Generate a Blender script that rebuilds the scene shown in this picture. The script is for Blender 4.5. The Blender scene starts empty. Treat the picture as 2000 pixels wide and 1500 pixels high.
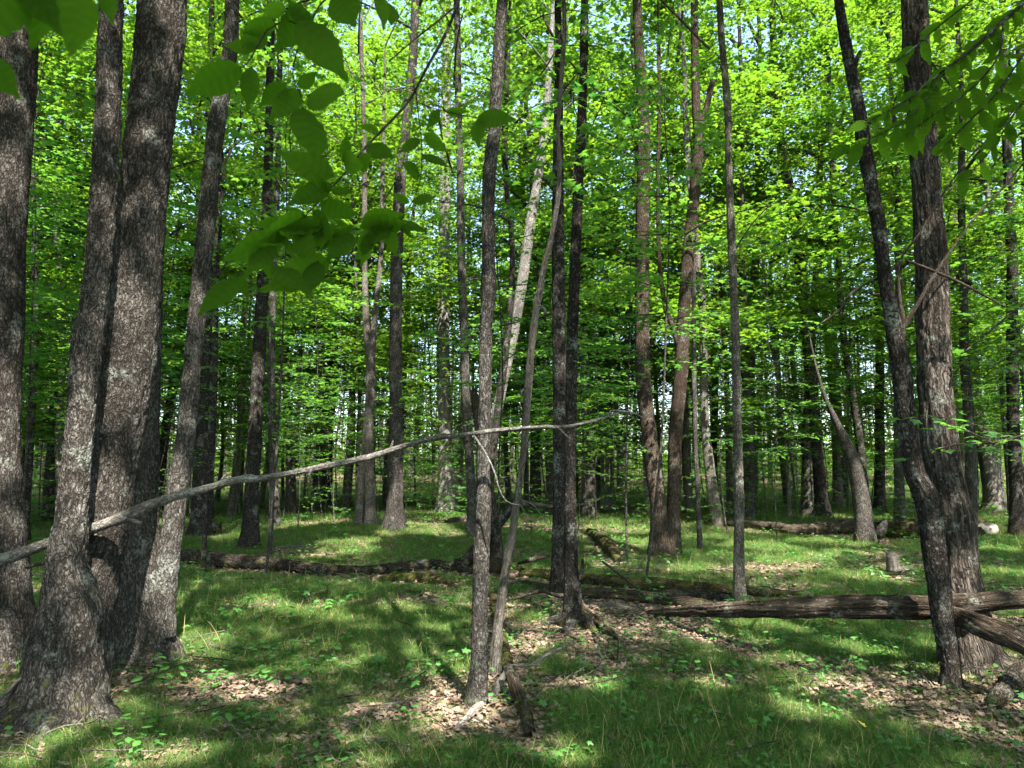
import bpy, math, random
import numpy as np
from mathutils import Vector

rng = np.random.default_rng(7)
random.seed(7)
scene = bpy.context.scene
COL = scene.collection

# ------------------------------------------------------------------ camera
FPX = 1387.0                      # focal length in photo pixels (2000 px wide)
PITCH = math.radians(7.0)
CAM_Z = 1.6
cam_d = bpy.data.cameras.new('camera')
cam_d.sensor_width = 36.0
cam_d.lens = FPX / 2000 * 36.0
cam_d.clip_end = 2000.0
cam_d.clip_start = 0.05
cam_d.dof.use_dof = True
cam_d.dof.focus_distance = 7.0
cam_d.dof.aperture_fstop = 8.0
cam = bpy.data.objects.new('camera', cam_d)
cam.location = (0, 0, CAM_Z)
cam.rotation_euler = (math.radians(90) + PITCH, 0, 0)
COL.objects.link(cam)
scene.camera = cam

# ------------------------------------------------------------------ light
SUN_EL = math.radians(54)
SUN_AZ = math.radians(22)         # sun stands behind the camera, a little to its right
SUN = np.array([math.sin(SUN_AZ) * math.cos(SUN_EL), -math.cos(SUN_AZ) * math.cos(SUN_EL), math.sin(SUN_EL)])
world = bpy.data.worlds.new('World')
scene.world = world
world.use_nodes = True
wn = world.node_tree.nodes
wl = world.node_tree.links
wn.clear()
sky = wn.new('ShaderNodeTexSky')
sky.sky_type = 'NISHITA'
sky.sun_disc = False
sky.sun_elevation = SUN_EL
sky.sun_rotation = math.pi - SUN_AZ
sky.air_density = 1.0
sky.dust_density = 1.6
sky.ozone_density = 1.0
bg = wn.new('ShaderNodeBackground')
bg.inputs['Strength'].default_value = 0.14
out = wn.new('ShaderNodeOutputWorld')
wl.new(sky.outputs[0], bg.inputs[0])
wl.new(bg.outputs[0], out.inputs[0])

sun_d = bpy.data.lights.new('sun', 'SUN')
sun_d.energy = 5.0
sun_d.angle = math.radians(0.55)
sun_d.color = (1.0, 0.93, 0.83)
sun_o = bpy.data.objects.new('sun', sun_d)
sun_o.rotation_euler = Vector(SUN).to_track_quat('Z', 'Y').to_euler()
sun_o.location = (8, -20, 40)
COL.objects.link(sun_o)

vs = scene.view_settings
vs.view_transform = 'Standard'
vs.look = 'None'
vs.gamma = 1.0
vs.use_curve_mapping = False
vs.exposure = 2.42
cy = scene.cycles
cy.max_bounces = 6
cy.diffuse_bounces = 4
cy.glossy_bounces = 2
cy.transmission_bounces = 4
cy.transparent_max_bounces = 4
cy.caustics_reflective = False
cy.caustics_refractive = False
cy.sample_clamp_indirect = 6.0
cy.use_denoising = True
cy.use_adaptive_sampling = False

# ------------------------------------------------------------------ maths
CP, SP = math.cos(PITCH), math.sin(PITCH)


def hash3(i, j, k, seed=0):
    n = (i * 73856093) ^ (j * 19349663) ^ (k * 83492791) ^ (seed * 2654435761 & 0x7fffffff)
    n = (n ^ (n >> 13)) * 1274126177
    n = n & 0x7fffffff
    n = (n ^ (n >> 16)) * 668265263
    return ((n & 0x7fffffff) / 0x7fffffff) * 2 - 1


def noise(P, seed=0):
    """smooth value noise, P (n,3) -> (n,) in -1..1"""
    P = np.asarray(P, dtype=np.float64)
    fl = np.floor(P)
    f = P - fl
    i = fl.astype(np.int64)
    u = f * f * (3 - 2 * f)
    r = 0
    for dx in (0, 1):
        wx = u[:, 0] if dx else 1 - u[:, 0]
        for dy in (0, 1):
            wy = u[:, 1] if dy else 1 - u[:, 1]
            for dz in (0, 1):
                wz = u[:, 2] if dz else 1 - u[:, 2]
                r = r + wx * wy * wz * hash3(i[:, 0] + dx, i[:, 1] + dy, i[:, 2] + dz, seed)
    return r


def n2(x, y, s, seed=0):
    x = np.atleast_1d(np.asarray(x, float))
    y = np.atleast_1d(np.asarray(y, float))
    return noise(np.stack([x / s, y / s, np.full_like(x, 0.37)], 1), seed)


H0 = None


def height(x, y):
    x = np.atleast_1d(np.asarray(x, float))
    y = np.atleast_1d(np.asarray(y, float))
    h = 0.16 * n2(x, y, 7.3, 1) + 0.05 * n2(x, y, 2.1, 2) + 0.018 * n2(x, y, 0.7, 3)
    h = h + 0.28 * np.exp(-((x + 3.5) ** 2 / 14 + (y - 19) ** 2 / 10))
    h = h + 0.10 * np.exp(-((x - 0.0) ** 2 / 6 + (y - 8.5) ** 2 / 3))
    d = np.hypot(x, y)
    h = h * np.clip((d - 1.0) / 4, 0.2, 1)
    return h + np.clip(d - 45, 0, 300) * 0.03


def ray(px, py):
    u = (px - 1000.0) / FPX
    v = (750.0 - py) / FPX
    return np.array([u, CP - v * SP, SP + v * CP])


def at(px, py, Y):
    """point seen at photo pixel (px,py) whose world Y is Y; also forward depth"""
    d = ray(px, py)
    t = Y / d[1]
    return np.array([0, 0, CAM_Z]) + t * d, t


def ground(px, py):
    d = ray(px, py)
    z = 0.0
    p = None
    for _ in range(60):
        t = (z - CAM_Z) / d[2]
        p = np.array([0, 0, CAM_Z]) + t * d
        z = 0.5 * z + 0.5 * height(p[0], p[1])[0]
    p[2] = height(p[0], p[1])[0]
    return p


def project(P):
    P = np.asarray(P, float).reshape(-1, 3) - np.array([0, 0, CAM_Z])
    fw = P[:, 1] * CP + P[:, 2] * SP
    up = -P[:, 1] * SP + P[:, 2] * CP
    return 1000 + FPX * P[:, 0] / fw, 750 - FPX * up / fw, fw


# ------------------------------------------------------------------ mesh helpers
def mesh_np(name, V, F, mats, attrs=None, smooth=True, fmat=None):
    """V (n,3), F (m,k) ints (all faces the same size)"""
    me = bpy.data.meshes.new(name)
    V = np.ascontiguousarray(V, dtype=np.float32)
    F = np.ascontiguousarray(F, dtype=np.int32)
    m, k = F.shape
    me.vertices.add(len(V))
    me.vertices.foreach_set('co', V.ravel())
    me.loops.add(m * k)
    me.loops.foreach_set('vertex_index', F.ravel())
    me.polygons.add(m)
    me.polygons.foreach_set('loop_start', np.arange(0, m * k, k, dtype=np.int32))
    me.polygons.foreach_set('use_smooth', np.full(m, smooth, dtype=bool))
    if fmat is not None:
        me.polygons.foreach_set('material_index', np.asarray(fmat, dtype=np.int32))
    for nm, (typ, arr) in (attrs or {}).items():
        a = me.attributes.new(nm, typ, 'POINT')
        a.data.foreach_set('vector' if typ == 'FLOAT_VECTOR' else 'value', np.ascontiguousarray(arr).ravel())
    for mt in (mats if isinstance(mats, (list, tuple)) else [mats]):
        me.materials.append(mt)
    me.update(calc_edges=True)
    return me


def obj(name, me, parent=None, loc=None):
    o = bpy.data.objects.new(name, me)
    COL.objects.link(o)
    if parent is not None:
        o.parent = parent
    if loc is not None:
        o.location = loc
    return o


def tag(o, label=None, cat=None, group=None, kind=None):
    if label:
        o['label'] = label
    if cat:
        o['category'] = cat
    if group:
        o['group'] = group
    if kind:
        o['kind'] = kind
    return o


def empty(name, loc):
    e = obj(name, None, loc=tuple(float(c) for c in loc))
    e.empty_display_size = 0.2
    return e


def catmull(P, n):
    """resample control rows P (k,c) to n rows"""
    P = np.asarray(P, float)
    k = len(P)
    seg = np.linalg.norm(np.diff(P[:, :3], axis=0), axis=1)
    s = np.concatenate([[0], np.cumsum(seg)])
    t = np.linspace(0, s[-1], n) if np.isscalar(n) else np.clip(n, 0, s[-1])
    i = np.clip(np.searchsorted(s, t, 'right') - 1, 0, k - 2)
    f = ((t - s[i]) / np.maximum(seg[i], 1e-9))[:, None]
    # monotone-ish tangents (finite difference in arc length)
    m = np.zeros_like(P)
    for a in range(k):
        lo, hi = max(a - 1, 0), min(a + 1, k - 1)
        m[a] = (P[hi] - P[lo]) / max(s[hi] - s[lo], 1e-9)
    h = seg[i][:, None]
    f2, f3 = f * f, f * f * f
    out = (2 * f3 - 3 * f2 + 1) * P[i] + (f3 - 2 * f2 + f) * h * m[i] + (-2 * f3 + 3 * f2) * P[i + 1] + (f3 - f2) * h * m[i + 1]
    lin = P[i] * (1 - f) + P[i + 1] * f
    out[:, 3:] = lin[:, 3:]
    return out, t


class Tubes:
    """collects tubes (quads) into one mesh with a bark coordinate"""

    def __init__(self):
        self.V, self.F, self.B, self.H = [], [], [], []
        self.n = 0

    def add(self, ctrl, segs=12, step=0.1, ridge=0.0, ridge_w=0.035, ridge_l=0.16, lump=0.04, flare=0.0, flare_h=0.25,
            lobes=5, seed=0, stops=None, cap0=False, cap1=True, oval=0.0, jag=0.0, groove=0.0):
        ctrl = np.asarray(ctrl, float)
        L = np.sum(np.linalg.norm(np.diff(ctrl[:, :3], axis=0), axis=1))
        if stops is None:
            rows, t = catmull(ctrl, max(3, int(L / step) + 2))
        else:
            rows, t = catmull(ctrl, np.asarray(stops))
        C, R = rows[:, :3], rows[:, 3]
        n = len(C)
        T = np.gradient(C, axis=0)
        T /= np.linalg.norm(T, axis=1)[:, None] + 1e-12
        ref = np.array([0, 1, 0.0]) if abs(T[:, 1]).mean() < 0.75 else np.array([1.0, 0, 0])
        A = np.cross(np.tile(ref, (n, 1)), T)
        A /= np.linalg.norm(A, axis=1)[:, None] + 1e-12
        Bv = np.cross(T, A)
        th = np.linspace(0, 2 * np.pi, segs, endpoint=False)
        ct, st = np.cos(th), np.sin(th)
        r0 = max(R.mean(), 0.01)
        Rg = R * (1 + flare * np.exp(-t / max(flare_h, .01)))
        bx = Rg[:, None] * ct[None]
        by = Rg[:, None] * st[None]
        bz = np.broadcast_to(t[:, None], (n, segs))
        Bc = np.stack([bx, by, bz], -1).reshape(-1, 3) + np.array([seed * 3.17, seed * 1.31, seed * 2.3])
        rad = np.repeat(R, segs)
        th_f = np.tile(th, n)
        t_f = np.repeat(t, segs)
        if lump:
            ls = max(r0 * 2.2, 0.05)
            rad = rad * (1 + lump * noise(Bc / np.array([ls, ls, ls * 2.2]), seed + 11) + lump * 0.6 * noise(Bc / (ls * 0.45), seed + 12))
        if flare:
            ph = seed * 1.7
            lob = 0.5 + 0.5 * np.cos(lobes * th_f + ph + 0.8 * np.sin(th_f * 2 + ph))
            rad = rad * (1 + flare * np.exp(-t_f / flare_h) * (0.45 + 1.1 * lob))
        if groove:
            rad = rad * (1 - groove * np.abs(np.sin(th_f * 3 + 2.5 * noise(Bc / np.array([9, 9, 0.8]), seed + 5))) ** 6)
        if ridge:
            q = Bc / np.array([ridge_w, ridge_w, ridge_l])
            w = noise(Bc / 0.09, seed + 21)
            q = q + np.stack([w, w, 0 * w], 1) * 0.7
            a = 1 - np.abs(noise(q, seed + 22)) * 2
            b = noise(q * 2.1, seed + 23)
            rad = rad + ridge * (-np.clip(a, 0, 1) ** 2 * 1.2 + 0.45 * b)
        P = (np.repeat(C, segs, 0) + (np.repeat(A, segs, 0) * np.tile(ct, n)[:, None] + np.repeat(Bv, segs, 0) * np.tile(st, n)[:, None] * (1 - oval)) * rad[:, None])
        if jag:
            last = slice((n - 1) * segs, n * segs)
            jj = jag * noise(np.stack([ct * 3.1, st * 3.1, np.full(segs, seed * 1.0)], 1), 31)
            P[last] += T[-1] * (jj + 0.5 * jag * np.array([random.uniform(-1, 1) for _ in range(segs)]))[:, None]
        idx = np.arange(n * segs).reshape(n, segs)
        a, b = idx[:-1], idx[1:]
        F = np.stack([a, np.roll(a, -1, 1), np.roll(b, -1, 1), b], -1).reshape(-1, 4)
        V = [P]
        Bs = [Bc]
        cnt = n * segs
        for cap, row, cen in ((cap0, 0, C[0]), (cap1, n - 1, C[-1])):
            if not cap:
                continue
            ring = idx[row]
            cpos = P[ring].mean(0) - (T[row] * 0.03 * jag if jag else 0)
            V.append(cpos[None])
            Bs.append(Bc[ring].mean(0)[None])
            ctr = cnt
            cnt += 1
            nx = np.roll(ring, -1)
            if row == 0:
                Fc = np.stack([nx, ring, np.full(segs, ctr), np.full(segs, ctr)], -1)
            else:
                Fc = np.stack([ring, nx, np.full(segs, ctr), np.full(segs, ctr)], -1)
            # two triangles folded in a quad would be degenerate: pair neighbours instead
            if segs % 2 == 0:
                if row == 0:
                    Fc = np.stack([np.full(segs // 2, ctr), np.roll(ring, -2)[::2], nx[::2], ring[::2]], -1)
                else:
                    Fc = np.stack([np.full(segs // 2, ctr), ring[::2], nx[::2], np.roll(ring, -2)[::2]], -1)
            F = np.concatenate([F, Fc])
        P = np.concatenate(V)
        self.V.append(P)
        self.B.append(np.concatenate(Bs))
        self.F.append(F + self.n)
        self.n += len(P)
        return C, R

    def mesh(self, name, mat, origin=(0, 0, 0)):
        V = np.concatenate(self.V) - np.asarray(origin, float)
        B = np.concatenate(self.B)
        return mesh_np(name, V, np.concatenate(self.F), mat, {'bark': ('FLOAT_VECTOR', B)})


# ------------------------------------------------------------------ leaf templates (unit length, base at origin, along +Y, normal +Z)
def tpl(verts, faces):
    return np.array(verts, float), np.array(faces, int)


LEAF_FAR = tpl([(0, 0, 0), (.42, .45, -.05), (0, 1, -.10), (-.42, .45, -.05), (0, .5, .06)][:4],
               [(0, 1, 2), (0, 2, 3)])
LEAF_MID = tpl([(0, 0, 0), (.32, .02, -.05), (.52, .42, -.06), (.16, .5, .0), (0, 1, -.12), (-.16, .5, .0), (-.52, .42, -.06), (-.32, .02, -.05)],
               [(0, 1, 2), (0, 2, 3), (0, 3, 5), (3, 4, 5), (0, 5, 6), (0, 6, 7)])
LEAF_MAPLE = tpl([(0, .32, .03), (0, 0, 0), (.30, -.06, -.04), (.22, .16, .0), (.56, .40, -.09), (.19, .52, .0), (.20, .70, -.03), (0, 1.0, -.14),
                  (-.20, .70, -.03), (-.19, .52, .0), (-.56, .40, -.09), (-.22, .16, .0), (-.30, -.06, -.04)],
                 [(0, i, i + 1) for i in range(1, 12)] + [(0, 12, 1)])


def beech_leaf(nv=14, wid=0.30, fold=0.10, droop=0.22, pleat=0.005):
    """pointed oval with toothed edges, pleated along the side veins; long enough to read singly"""
    V, F = [], []
    for i in range(nv + 1):
        t = i / nv
        w = wid * (math.sin(math.pi * t ** 0.78) ** 0.9) * (1 - 0.3 * t) * 1.2
        if t > 0.75:
            w *= 0.72
        w = max(w, 0.002)
        tooth = 0.026 if i % 2 else 0.0
        z = -droop * t * t
        pl = pleat if i % 2 else -pleat
        V += [(-w - tooth, t + 0.045, z - fold * w + pl), (-w * .5, t + 0.02, z + pl * 1.5), (0, t, z + fold * w * .4),
              (w * .5, t + 0.02, z + pl * 1.5), (w + tooth, t + 0.045, z - fold * w + pl)]
    for i in range(nv):
        for k in range(4):
            a = i * 5 + k
            F += [(a, a + 1, a + 6), (a, a + 6, a + 5)]
    return tpl(V, F)


def frames(nrm, fwd):
    """rotation matrices (n,3,3) with columns x,y(fwd),z(nrm)"""
    z = nrm / (np.linalg.norm(nrm, axis=1)[:, None] + 1e-9)
    y = fwd - z * np.sum(fwd * z, 1)[:, None]
    y /= np.linalg.norm(y, axis=1)[:, None] + 1e-9
    x = np.cross(y, z)
    return np.stack([x, y, z], -1)


def leaves_mesh(name, T, P, M, S, mat, tint=None):
    tv, tf = T
    n, k = len(P), len(tv)
    V = np.einsum('nij,kj->nki', M, tv) * S[:, None, None] + P[:, None, :]
    F = (tf[None] + (np.arange(n) * k)[:, None, None]).reshape(-1, tf.shape[1])
    if tint is None:
        tint = rng.random(n)
    return mesh_np(name, V.reshape(-1, 3), F, mat, {'tint': ('FLOAT', np.repeat(tint, k).astype(np.float32))}, smooth=False)


def rand_leaf_frames(n, tilt=0.45, fwd=None):
    nr = np.stack([rng.normal(0, tilt, n), rng.normal(0, tilt, n), np.ones(n)], 1)
    if fwd is None:
        a = rng.random(n) * 2 * np.pi
        fwd = np.stack([np.cos(a), np.sin(a), rng.normal(-.15, .25, n)], 1)
    return frames(nr, fwd)


# ------------------------------------------------------------------ materials
def newmat(name):
    m = bpy.data.materials.new(name)
    m.use_nodes = True
    nt = m.node_tree
    nt.nodes.clear()
    o = nt.nodes.new('ShaderNodeOutputMaterial')
    return m, nt, o


def N(nt, typ, **kw):
    n = nt.nodes.new(typ)
    for k, v in kw.items():
        if k.startswith('i_'):
            key = k[2:]
            key = int(key) if key.isdigit() else key
            n.inputs[key].default_value = v
        else:
            setattr(n, k, v)
    return n


def mixc(nt, fac, a, b, blend='MIX'):
    n = nt.nodes.new('ShaderNodeMix')
    n.data_type = 'RGBA'
    n.blend_type = blend
    for sock, val in ((n.inputs[0], fac), (n.inputs[6], a), (n.inputs[7], b)):
        if hasattr(val, 'is_linked') or hasattr(val, 'links'):
            nt.links.new(val, sock)
        elif isinstance(val, (int, float)):
            sock.default_value = val
        else:
            sock.default_value = (*val, 1) if len(val) == 3 else val
    return n.outputs[2]


def math_n(nt, op, a, b=None, clamp=False):
    n = nt.nodes.new('ShaderNodeMath')
    n.operation = op
    n.use_clamp = clamp
    for s, v in ((n.inputs[0], a), (n.inputs[1], b)):
        if v is None:
            continue
        if isinstance(v, (int, float)):
            s.default_value = v
        else:
            nt.links.new(v, s)
    return n.outputs[0]


def ramp(nt, fac, stops):
    n = nt.nodes.new('ShaderNodeValToRGB')
    e = n.color_ramp.elements
    while len(e) < len(stops):
        e.new(0.5)
    for el, (p, c) in zip(e, stops):
        el.position = p
        el.color = (*c, 1) if not isinstance(c, float) else (c, c, c, 1)
    nt.links.new(fac, n.inputs[0])
    return n.outputs[0]


def mapping(nt, vec, scale):
    n = nt.nodes.new('ShaderNodeMapping')
    n.inputs['Scale'].default_value = scale
    nt.links.new(vec, n.inputs[0])
    return n.outputs[0]


def noise_t(nt, vec, scale, detail=3, rough=0.6):
    n = nt.nodes.new('ShaderNodeTexNoise')
    n.inputs['Scale'].default_value = scale
    n.inputs['Detail'].default_value = detail
    n.inputs['Roughness'].default_value = rough
    nt.links.new(vec, n.inputs['Vector'])
    return n.outputs[0]


def bark_mat(name, dark, light, lichen=0.3, lichen_col=(.32, .35, .31), moss=0.3, fis_w=33.0, fis_l=10.0, bump=1.0, pale=0.0):
    m, nt, o = newmat(name)
    at_ = N(nt, 'ShaderNodeAttribute', attribute_name='bark')
    v = at_.outputs['Vector']
    geo = N(nt, 'ShaderNodeNewGeometry')
    pos = geo.outputs['Position']
    dn = N(nt, 'ShaderNodeTexNoise', i_Scale=9.0, i_Detail=2.0)
    nt.links.new(v, dn.inputs['Vector'])
    dist = N(nt, 'ShaderNodeVectorMath', operation='MULTIPLY_ADD')
    nt.links.new(dn.outputs['Color'], dist.inputs[0])
    dist.inputs[1].default_value = (.055, .055, .12)
    nt.links.new(v, dist.inputs[2])
    stretched = mapping(nt, dist.outputs[0], (fis_w, fis_w, fis_l))
    rn = noise_t(nt, stretched, 1.15, 4, .62)
    rid = math_n(nt, 'ABSOLUTE', math_n(nt, 'SUBTRACT', rn, 0.5))
    vor = N(nt, 'ShaderNodeTexVoronoi', feature='DISTANCE_TO_EDGE', i_Scale=2.3, i_Randomness=1.0)
    nt.links.new(stretched, vor.inputs['Vector'])
    e1 = ramp(nt, rid, [(0.0, 0.0), (0.05, 0.55), (0.13, 1.0)])
    e2 = ramp(nt, vor.outputs['Distance'], [(0.0, 0.35), (0.16, 1.0)])
    edge = math_n(nt, 'MULTIPLY', e1, e2)
    fine = noise_t(nt, mapping(nt, v, (1, 1, .4)), 85.0, 6, .75)
    broad = noise_t(nt, v, 3.5, 3, .6)
    c = mixc(nt, ramp(nt, fine, [(.36, 0.0), (.66, 1.0)]), dark, light)
    c = mixc(nt, math_n(nt, 'MULTIPLY', ramp(nt, broad, [(.35, 0.0), (.7, 1.0)]), 0.5), c, tuple(x * 1.35 for x in light))
    st = noise_t(nt, mapping(nt, v, (1, 1, .45)), 2.6, 4, .7)
    c = mixc(nt, math_n(nt, 'MULTIPLY', ramp(nt, st, [(.46, 0.0), (.60, 1.0)]), .55), c, tuple(x * .8 for x in dark))
    crack = tuple(x * 0.36 for x in dark)
    c = mixc(nt, math_n(nt, 'SUBTRACT', 1.0, edge), c, crack)
    if lichen:
        ln = noise_t(nt, pos, 4.5, 4, .65)
        l2 = noise_t(nt, pos, 45.0, 3, .65)
        lm = math_n(nt, 'MULTIPLY', ramp(nt, ln, [(.60 - .16 * lichen, 0.0), (.70 - .12 * lichen, 1.0)]), ramp(nt, l2, [(.42, 0.0), (.56, 1.0)]))
        c = mixc(nt, math_n(nt, 'MULTIPLY', lm, 0.62), c, lichen_col)
        # small white crustose dots
        dv = N(nt, 'ShaderNodeTexVoronoi', i_Scale=17.0)
        nt.links.new(pos, dv.inputs['Vector'])
        dots = ramp(nt, dv.outputs['Distance'], [(.10 + .05 * lichen, 1.0), (.2 + .06 * lichen, 0.0)])
        c = mixc(nt, math_n(nt, 'MULTIPLY', dots, math_n(nt, 'MULTIPLY', l2, 0.5)), c, (.40, .41, .38))
    if moss:
        sep = N(nt, 'ShaderNodeSeparateXYZ')
        nt.links.new(v, sep.inputs[0])
        mn = noise_t(nt, pos, 9.0, 5, .7)
        sepp = N(nt, 'ShaderNodeSeparateXYZ')
        nt.links.new(pos, sepp.inputs[0])
        low = ramp(nt, sepp.outputs[2], [(0.02, 1.0), (.55, 0.0)])
        mm = math_n(nt, 'ADD', mn, math_n(nt, 'MULTIPLY', low, 0.22))
        mk = ramp(nt, mm, [(.74 - .16 * moss, 0.0), (.86 - .12 * moss, 1.0)])
        c = mixc(nt, math_n(nt, 'MULTIPLY', mk, 0.8), c, (.10, .115, .018))
    if pale:
        pn = noise_t(nt, mapping(nt, v, (1, 1, .12)), 26.0, 4, .6)
        c = mixc(nt, math_n(nt, 'MULTIPLY', ramp(nt, pn, [(.4, 0.0), (.62, 1.0)]), pale), c, (.40, .36, .30))
    b = N(nt, 'ShaderNodeBsdfDiffuse', i_Roughness=0.6)
    nt.links.new(c, b.inputs['Color'])
    bm = N(nt, 'ShaderNodeBump', i_Strength=bump, i_Distance=0.018)
    hh = math_n(nt, 'ADD', edge, math_n(nt, 'MULTIPLY', fine, 0.7))
    nt.links.new(hh, bm.inputs['Height'])
    nt.links.new(bm.outputs[0], b.inputs['Normal'])
    nt.links.new(b.outputs[0], o.inputs[0])
    return m


def leaf_mat(name, c0, c1, t0, t1, trans=0.5, gloss=0.05, yellow=0.0):
    m, nt, o = newmat(name)
    a = N(nt, 'ShaderNodeAttribute', attribute_name='tint')
    oi = N(nt, 'ShaderNodeObjectInfo')
    f = math_n(nt, 'ADD', math_n(nt, 'MULTIPLY', a.outputs['Fac'], 0.75), math_n(nt, 'MULTIPLY', oi.outputs['Random'], 0.25))
    geo = N(nt, 'ShaderNodeNewGeometry')
    pn = noise_t(nt, geo.outputs['Position'], .45, 2, .6)
    f = math_n(nt, 'ADD', math_n(nt, 'MULTIPLY', f, .62), math_n(nt, 'MULTIPLY', math_n(nt, 'SUBTRACT', pn, .3), 1.0), True)
    dc = mixc(nt, f, c0, c1)
    tc = mixc(nt, f, t0, t1)
    d = N(nt, 'ShaderNodeBsdfDiffuse')
    t = N(nt, 'ShaderNodeBsdfTranslucent')
    nt.links.new(dc, d.inputs[0])
    nt.links.new(tc, t.inputs[0])
    mx = N(nt, 'ShaderNodeMixShader')
    mx.inputs[0].default_value = trans
    nt.links.new(d.outputs[0], mx.inputs[1])
    nt.links.new(t.outputs[0], mx.inputs[2])
    last = mx.outputs[0]
    if gloss:
        g = N(nt, 'ShaderNodeBsdfGlossy', i_Roughness=0.42)
        g.inputs[0].default_value = (1, 1, 1, 1)
        m2 = N(nt, 'ShaderNodeMixShader')
        m2.inputs[0].default_value = gloss
        nt.links.new(last, m2.inputs[1])
        nt.links.new(g.outputs[0], m2.inputs[2])
        last = m2.outputs[0]
    nt.links.new(last, o.inputs[0])
    return m


M_GREY = bark_mat('bark_grey', (.072, .064, .056), (.215, .20, .183), lichen=.35, moss=.15)
M_PLATE = bark_mat('bark_plated', (.062, .054, .047), (.195, .178, .163), lichen=.22, moss=.2, fis_w=27, fis_l=9)
M_BROWN = bark_mat('bark_brown', (0.074, 0.055, 0.043), (0.210, 0.166, 0.134), lichen=.1, moss=.3, fis_w=44, fis_l=6, bump=1.0)
M_SHAG = bark_mat('bark_shaggy', (0.055, 0.046, 0.040), (0.180, 0.154, 0.134), lichen=.2, moss=.25, fis_w=18, fis_l=2.2, bump=1.0)
M_PALE = bark_mat('bark_pale', (.14, .12, .10), (.36, .33, .29), lichen=.4, moss=.2)
M_DARK = bark_mat('bark_dark', (0.039, 0.034, 0.031), (0.121, 0.108, 0.097), lichen=.35, moss=.3)
M_BONE = bark_mat('wood_bleached', (.24, .21, .18), (.50, .46, .41), lichen=.1, moss=0, fis_w=60, fis_l=3, bump=.8)
M_SUNLIT = bark_mat('bark_sunlit', (.22, .20, .18), (.62, .59, .55), lichen=.3, moss=.1)  # bark whitened so its colour carries the sunshine on these far trunks
M_POLE = bark_mat('bark_pole', (.16, .148, .13), (.43, .405, .37), lichen=.5, lichen_col=(.45, .47, .43), moss=.05, fis_w=70, fis_l=16, bump=.9)
M_DEAD = bark_mat('wood_dead', (.13, .115, .10), (.33, .30, .265), lichen=.3, moss=.05, fis_w=60, fis_l=2.2, bump=1.0, pale=.35)
M_ROT = bark_mat('wood_rotten', (.036, .027, .021), (.135, .10, .072), lichen=.15, moss=.25, fis_w=40, fis_l=1.8, bump=1.0, pale=.12)
M_LOG = bark_mat('bark_fallen', (.042, .034, .028), (.15, .125, .105), lichen=.3, moss=.15, fis_w=24, fis_l=6, bump=1.0)
M_TWIG = bark_mat('bark_twig', (.045, .035, .028), (.12, .10, .085), lichen=.1, moss=0, fis_w=60, fis_l=12, bump=.3)
M_MOSS = bark_mat('log_mossy', (.045, .034, .024), (.15, .115, .075), lichen=.15, moss=.75, fis_w=30, fis_l=6, bump=1.0)

M_LEAF = leaf_mat('leaf_canopy', (.028, .080, .014), (.068, .132, .018), (.065, .22, .014), (.24, .39, .020), trans=.53, gloss=.02)
M_LEAF_LOW = leaf_mat('leaf_understory', (.028, .100, .030), (.068, .155, .032), (.055, .25, .030), (.23, .44, .036), trans=.52, gloss=.025)
M_LEAF_NEAR = leaf_mat('leaf_near', (.026, .066, .008), (.05, .11, .012), (.07, .20, .006), (.17, .36, .012), trans=.58, gloss=.0)
M_SEED = leaf_mat('leaf_seedling', (.045, .14, .032), (.085, .22, .04), (.08, .30, .03), (.16, .42, .04), trans=.35, gloss=.04)


def grass_mat():
    m, nt, o = newmat('sedge_blade')
    oi = N(nt, 'ShaderNodeObjectInfo')
    a = N(nt, 'ShaderNodeAttribute', attribute_name='tint')
    geo = N(nt, 'ShaderNodeNewGeometry')
    pn = noise_t(nt, geo.outputs['Position'], 0.55, 2, .5)
    f = math_n(nt, 'ADD', math_n(nt, 'MULTIPLY', a.outputs['Fac'], 0.6), math_n(nt, 'MULTIPLY', oi.outputs['Random'], 0.4))
    c = mixc(nt, f, (.042, .104, .026), (.108, .188, .048))
    c = mixc(nt, ramp(nt, pn, [(.38, 0.0), (.66, 0.7)]), c, (.090, .178, .048))
    dry = ramp(nt, a.outputs['Fac'], [(.89, 0.0), (.95, 1.0)])
    c = mixc(nt, dry, c, (.36, .29, .14))
    d = N(nt, 'ShaderNodeBsdfDiffuse')
    t = N(nt, 'ShaderNodeBsdfTranslucent')
    nt.links.new(c, d.inputs[0])
    nt.links.new(mixc(nt, 1.0, c, (1.6, 1.7, 1.0), 'MULTIPLY'), t.inputs[0])
    mx = N(nt, 'ShaderNodeMixShader')
    mx.inputs[0].default_value = .35
    nt.links.new(d.outputs[0], mx.inputs[1])
    nt.links.new(t.outputs[0], mx.inputs[2])
    nt.links.new(mx.outputs[0], o.inputs[0])
    return m


def litter_mat():
    m, nt, o = newmat('dead_leaf')
    oi = N(nt, 'ShaderNodeObjectInfo')
    geo = N(nt, 'ShaderNodeNewGeometry')
    c = ramp(nt, oi.outputs['Random'], [(0.0, (.055, .034, .023)), (.3, (.13, .088, .06)), (.6, (.21, .152, .112)), (.85, (.26, .20, .155)), (1.0, (.20, .10, .055))])
    nz = noise_t(nt, geo.outputs['Position'], 60, 2, .6)
    c = mixc(nt, math_n(nt, 'MULTIPLY', nz, .45), c, (.09, .065, .045))
    b = N(nt, 'ShaderNodeBsdfPrincipled', i_Roughness=.75)
    nt.links.new(c, b.inputs['Base Color'])
    nt.links.new(b.outputs[0], o.inputs[0])
    return m


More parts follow.
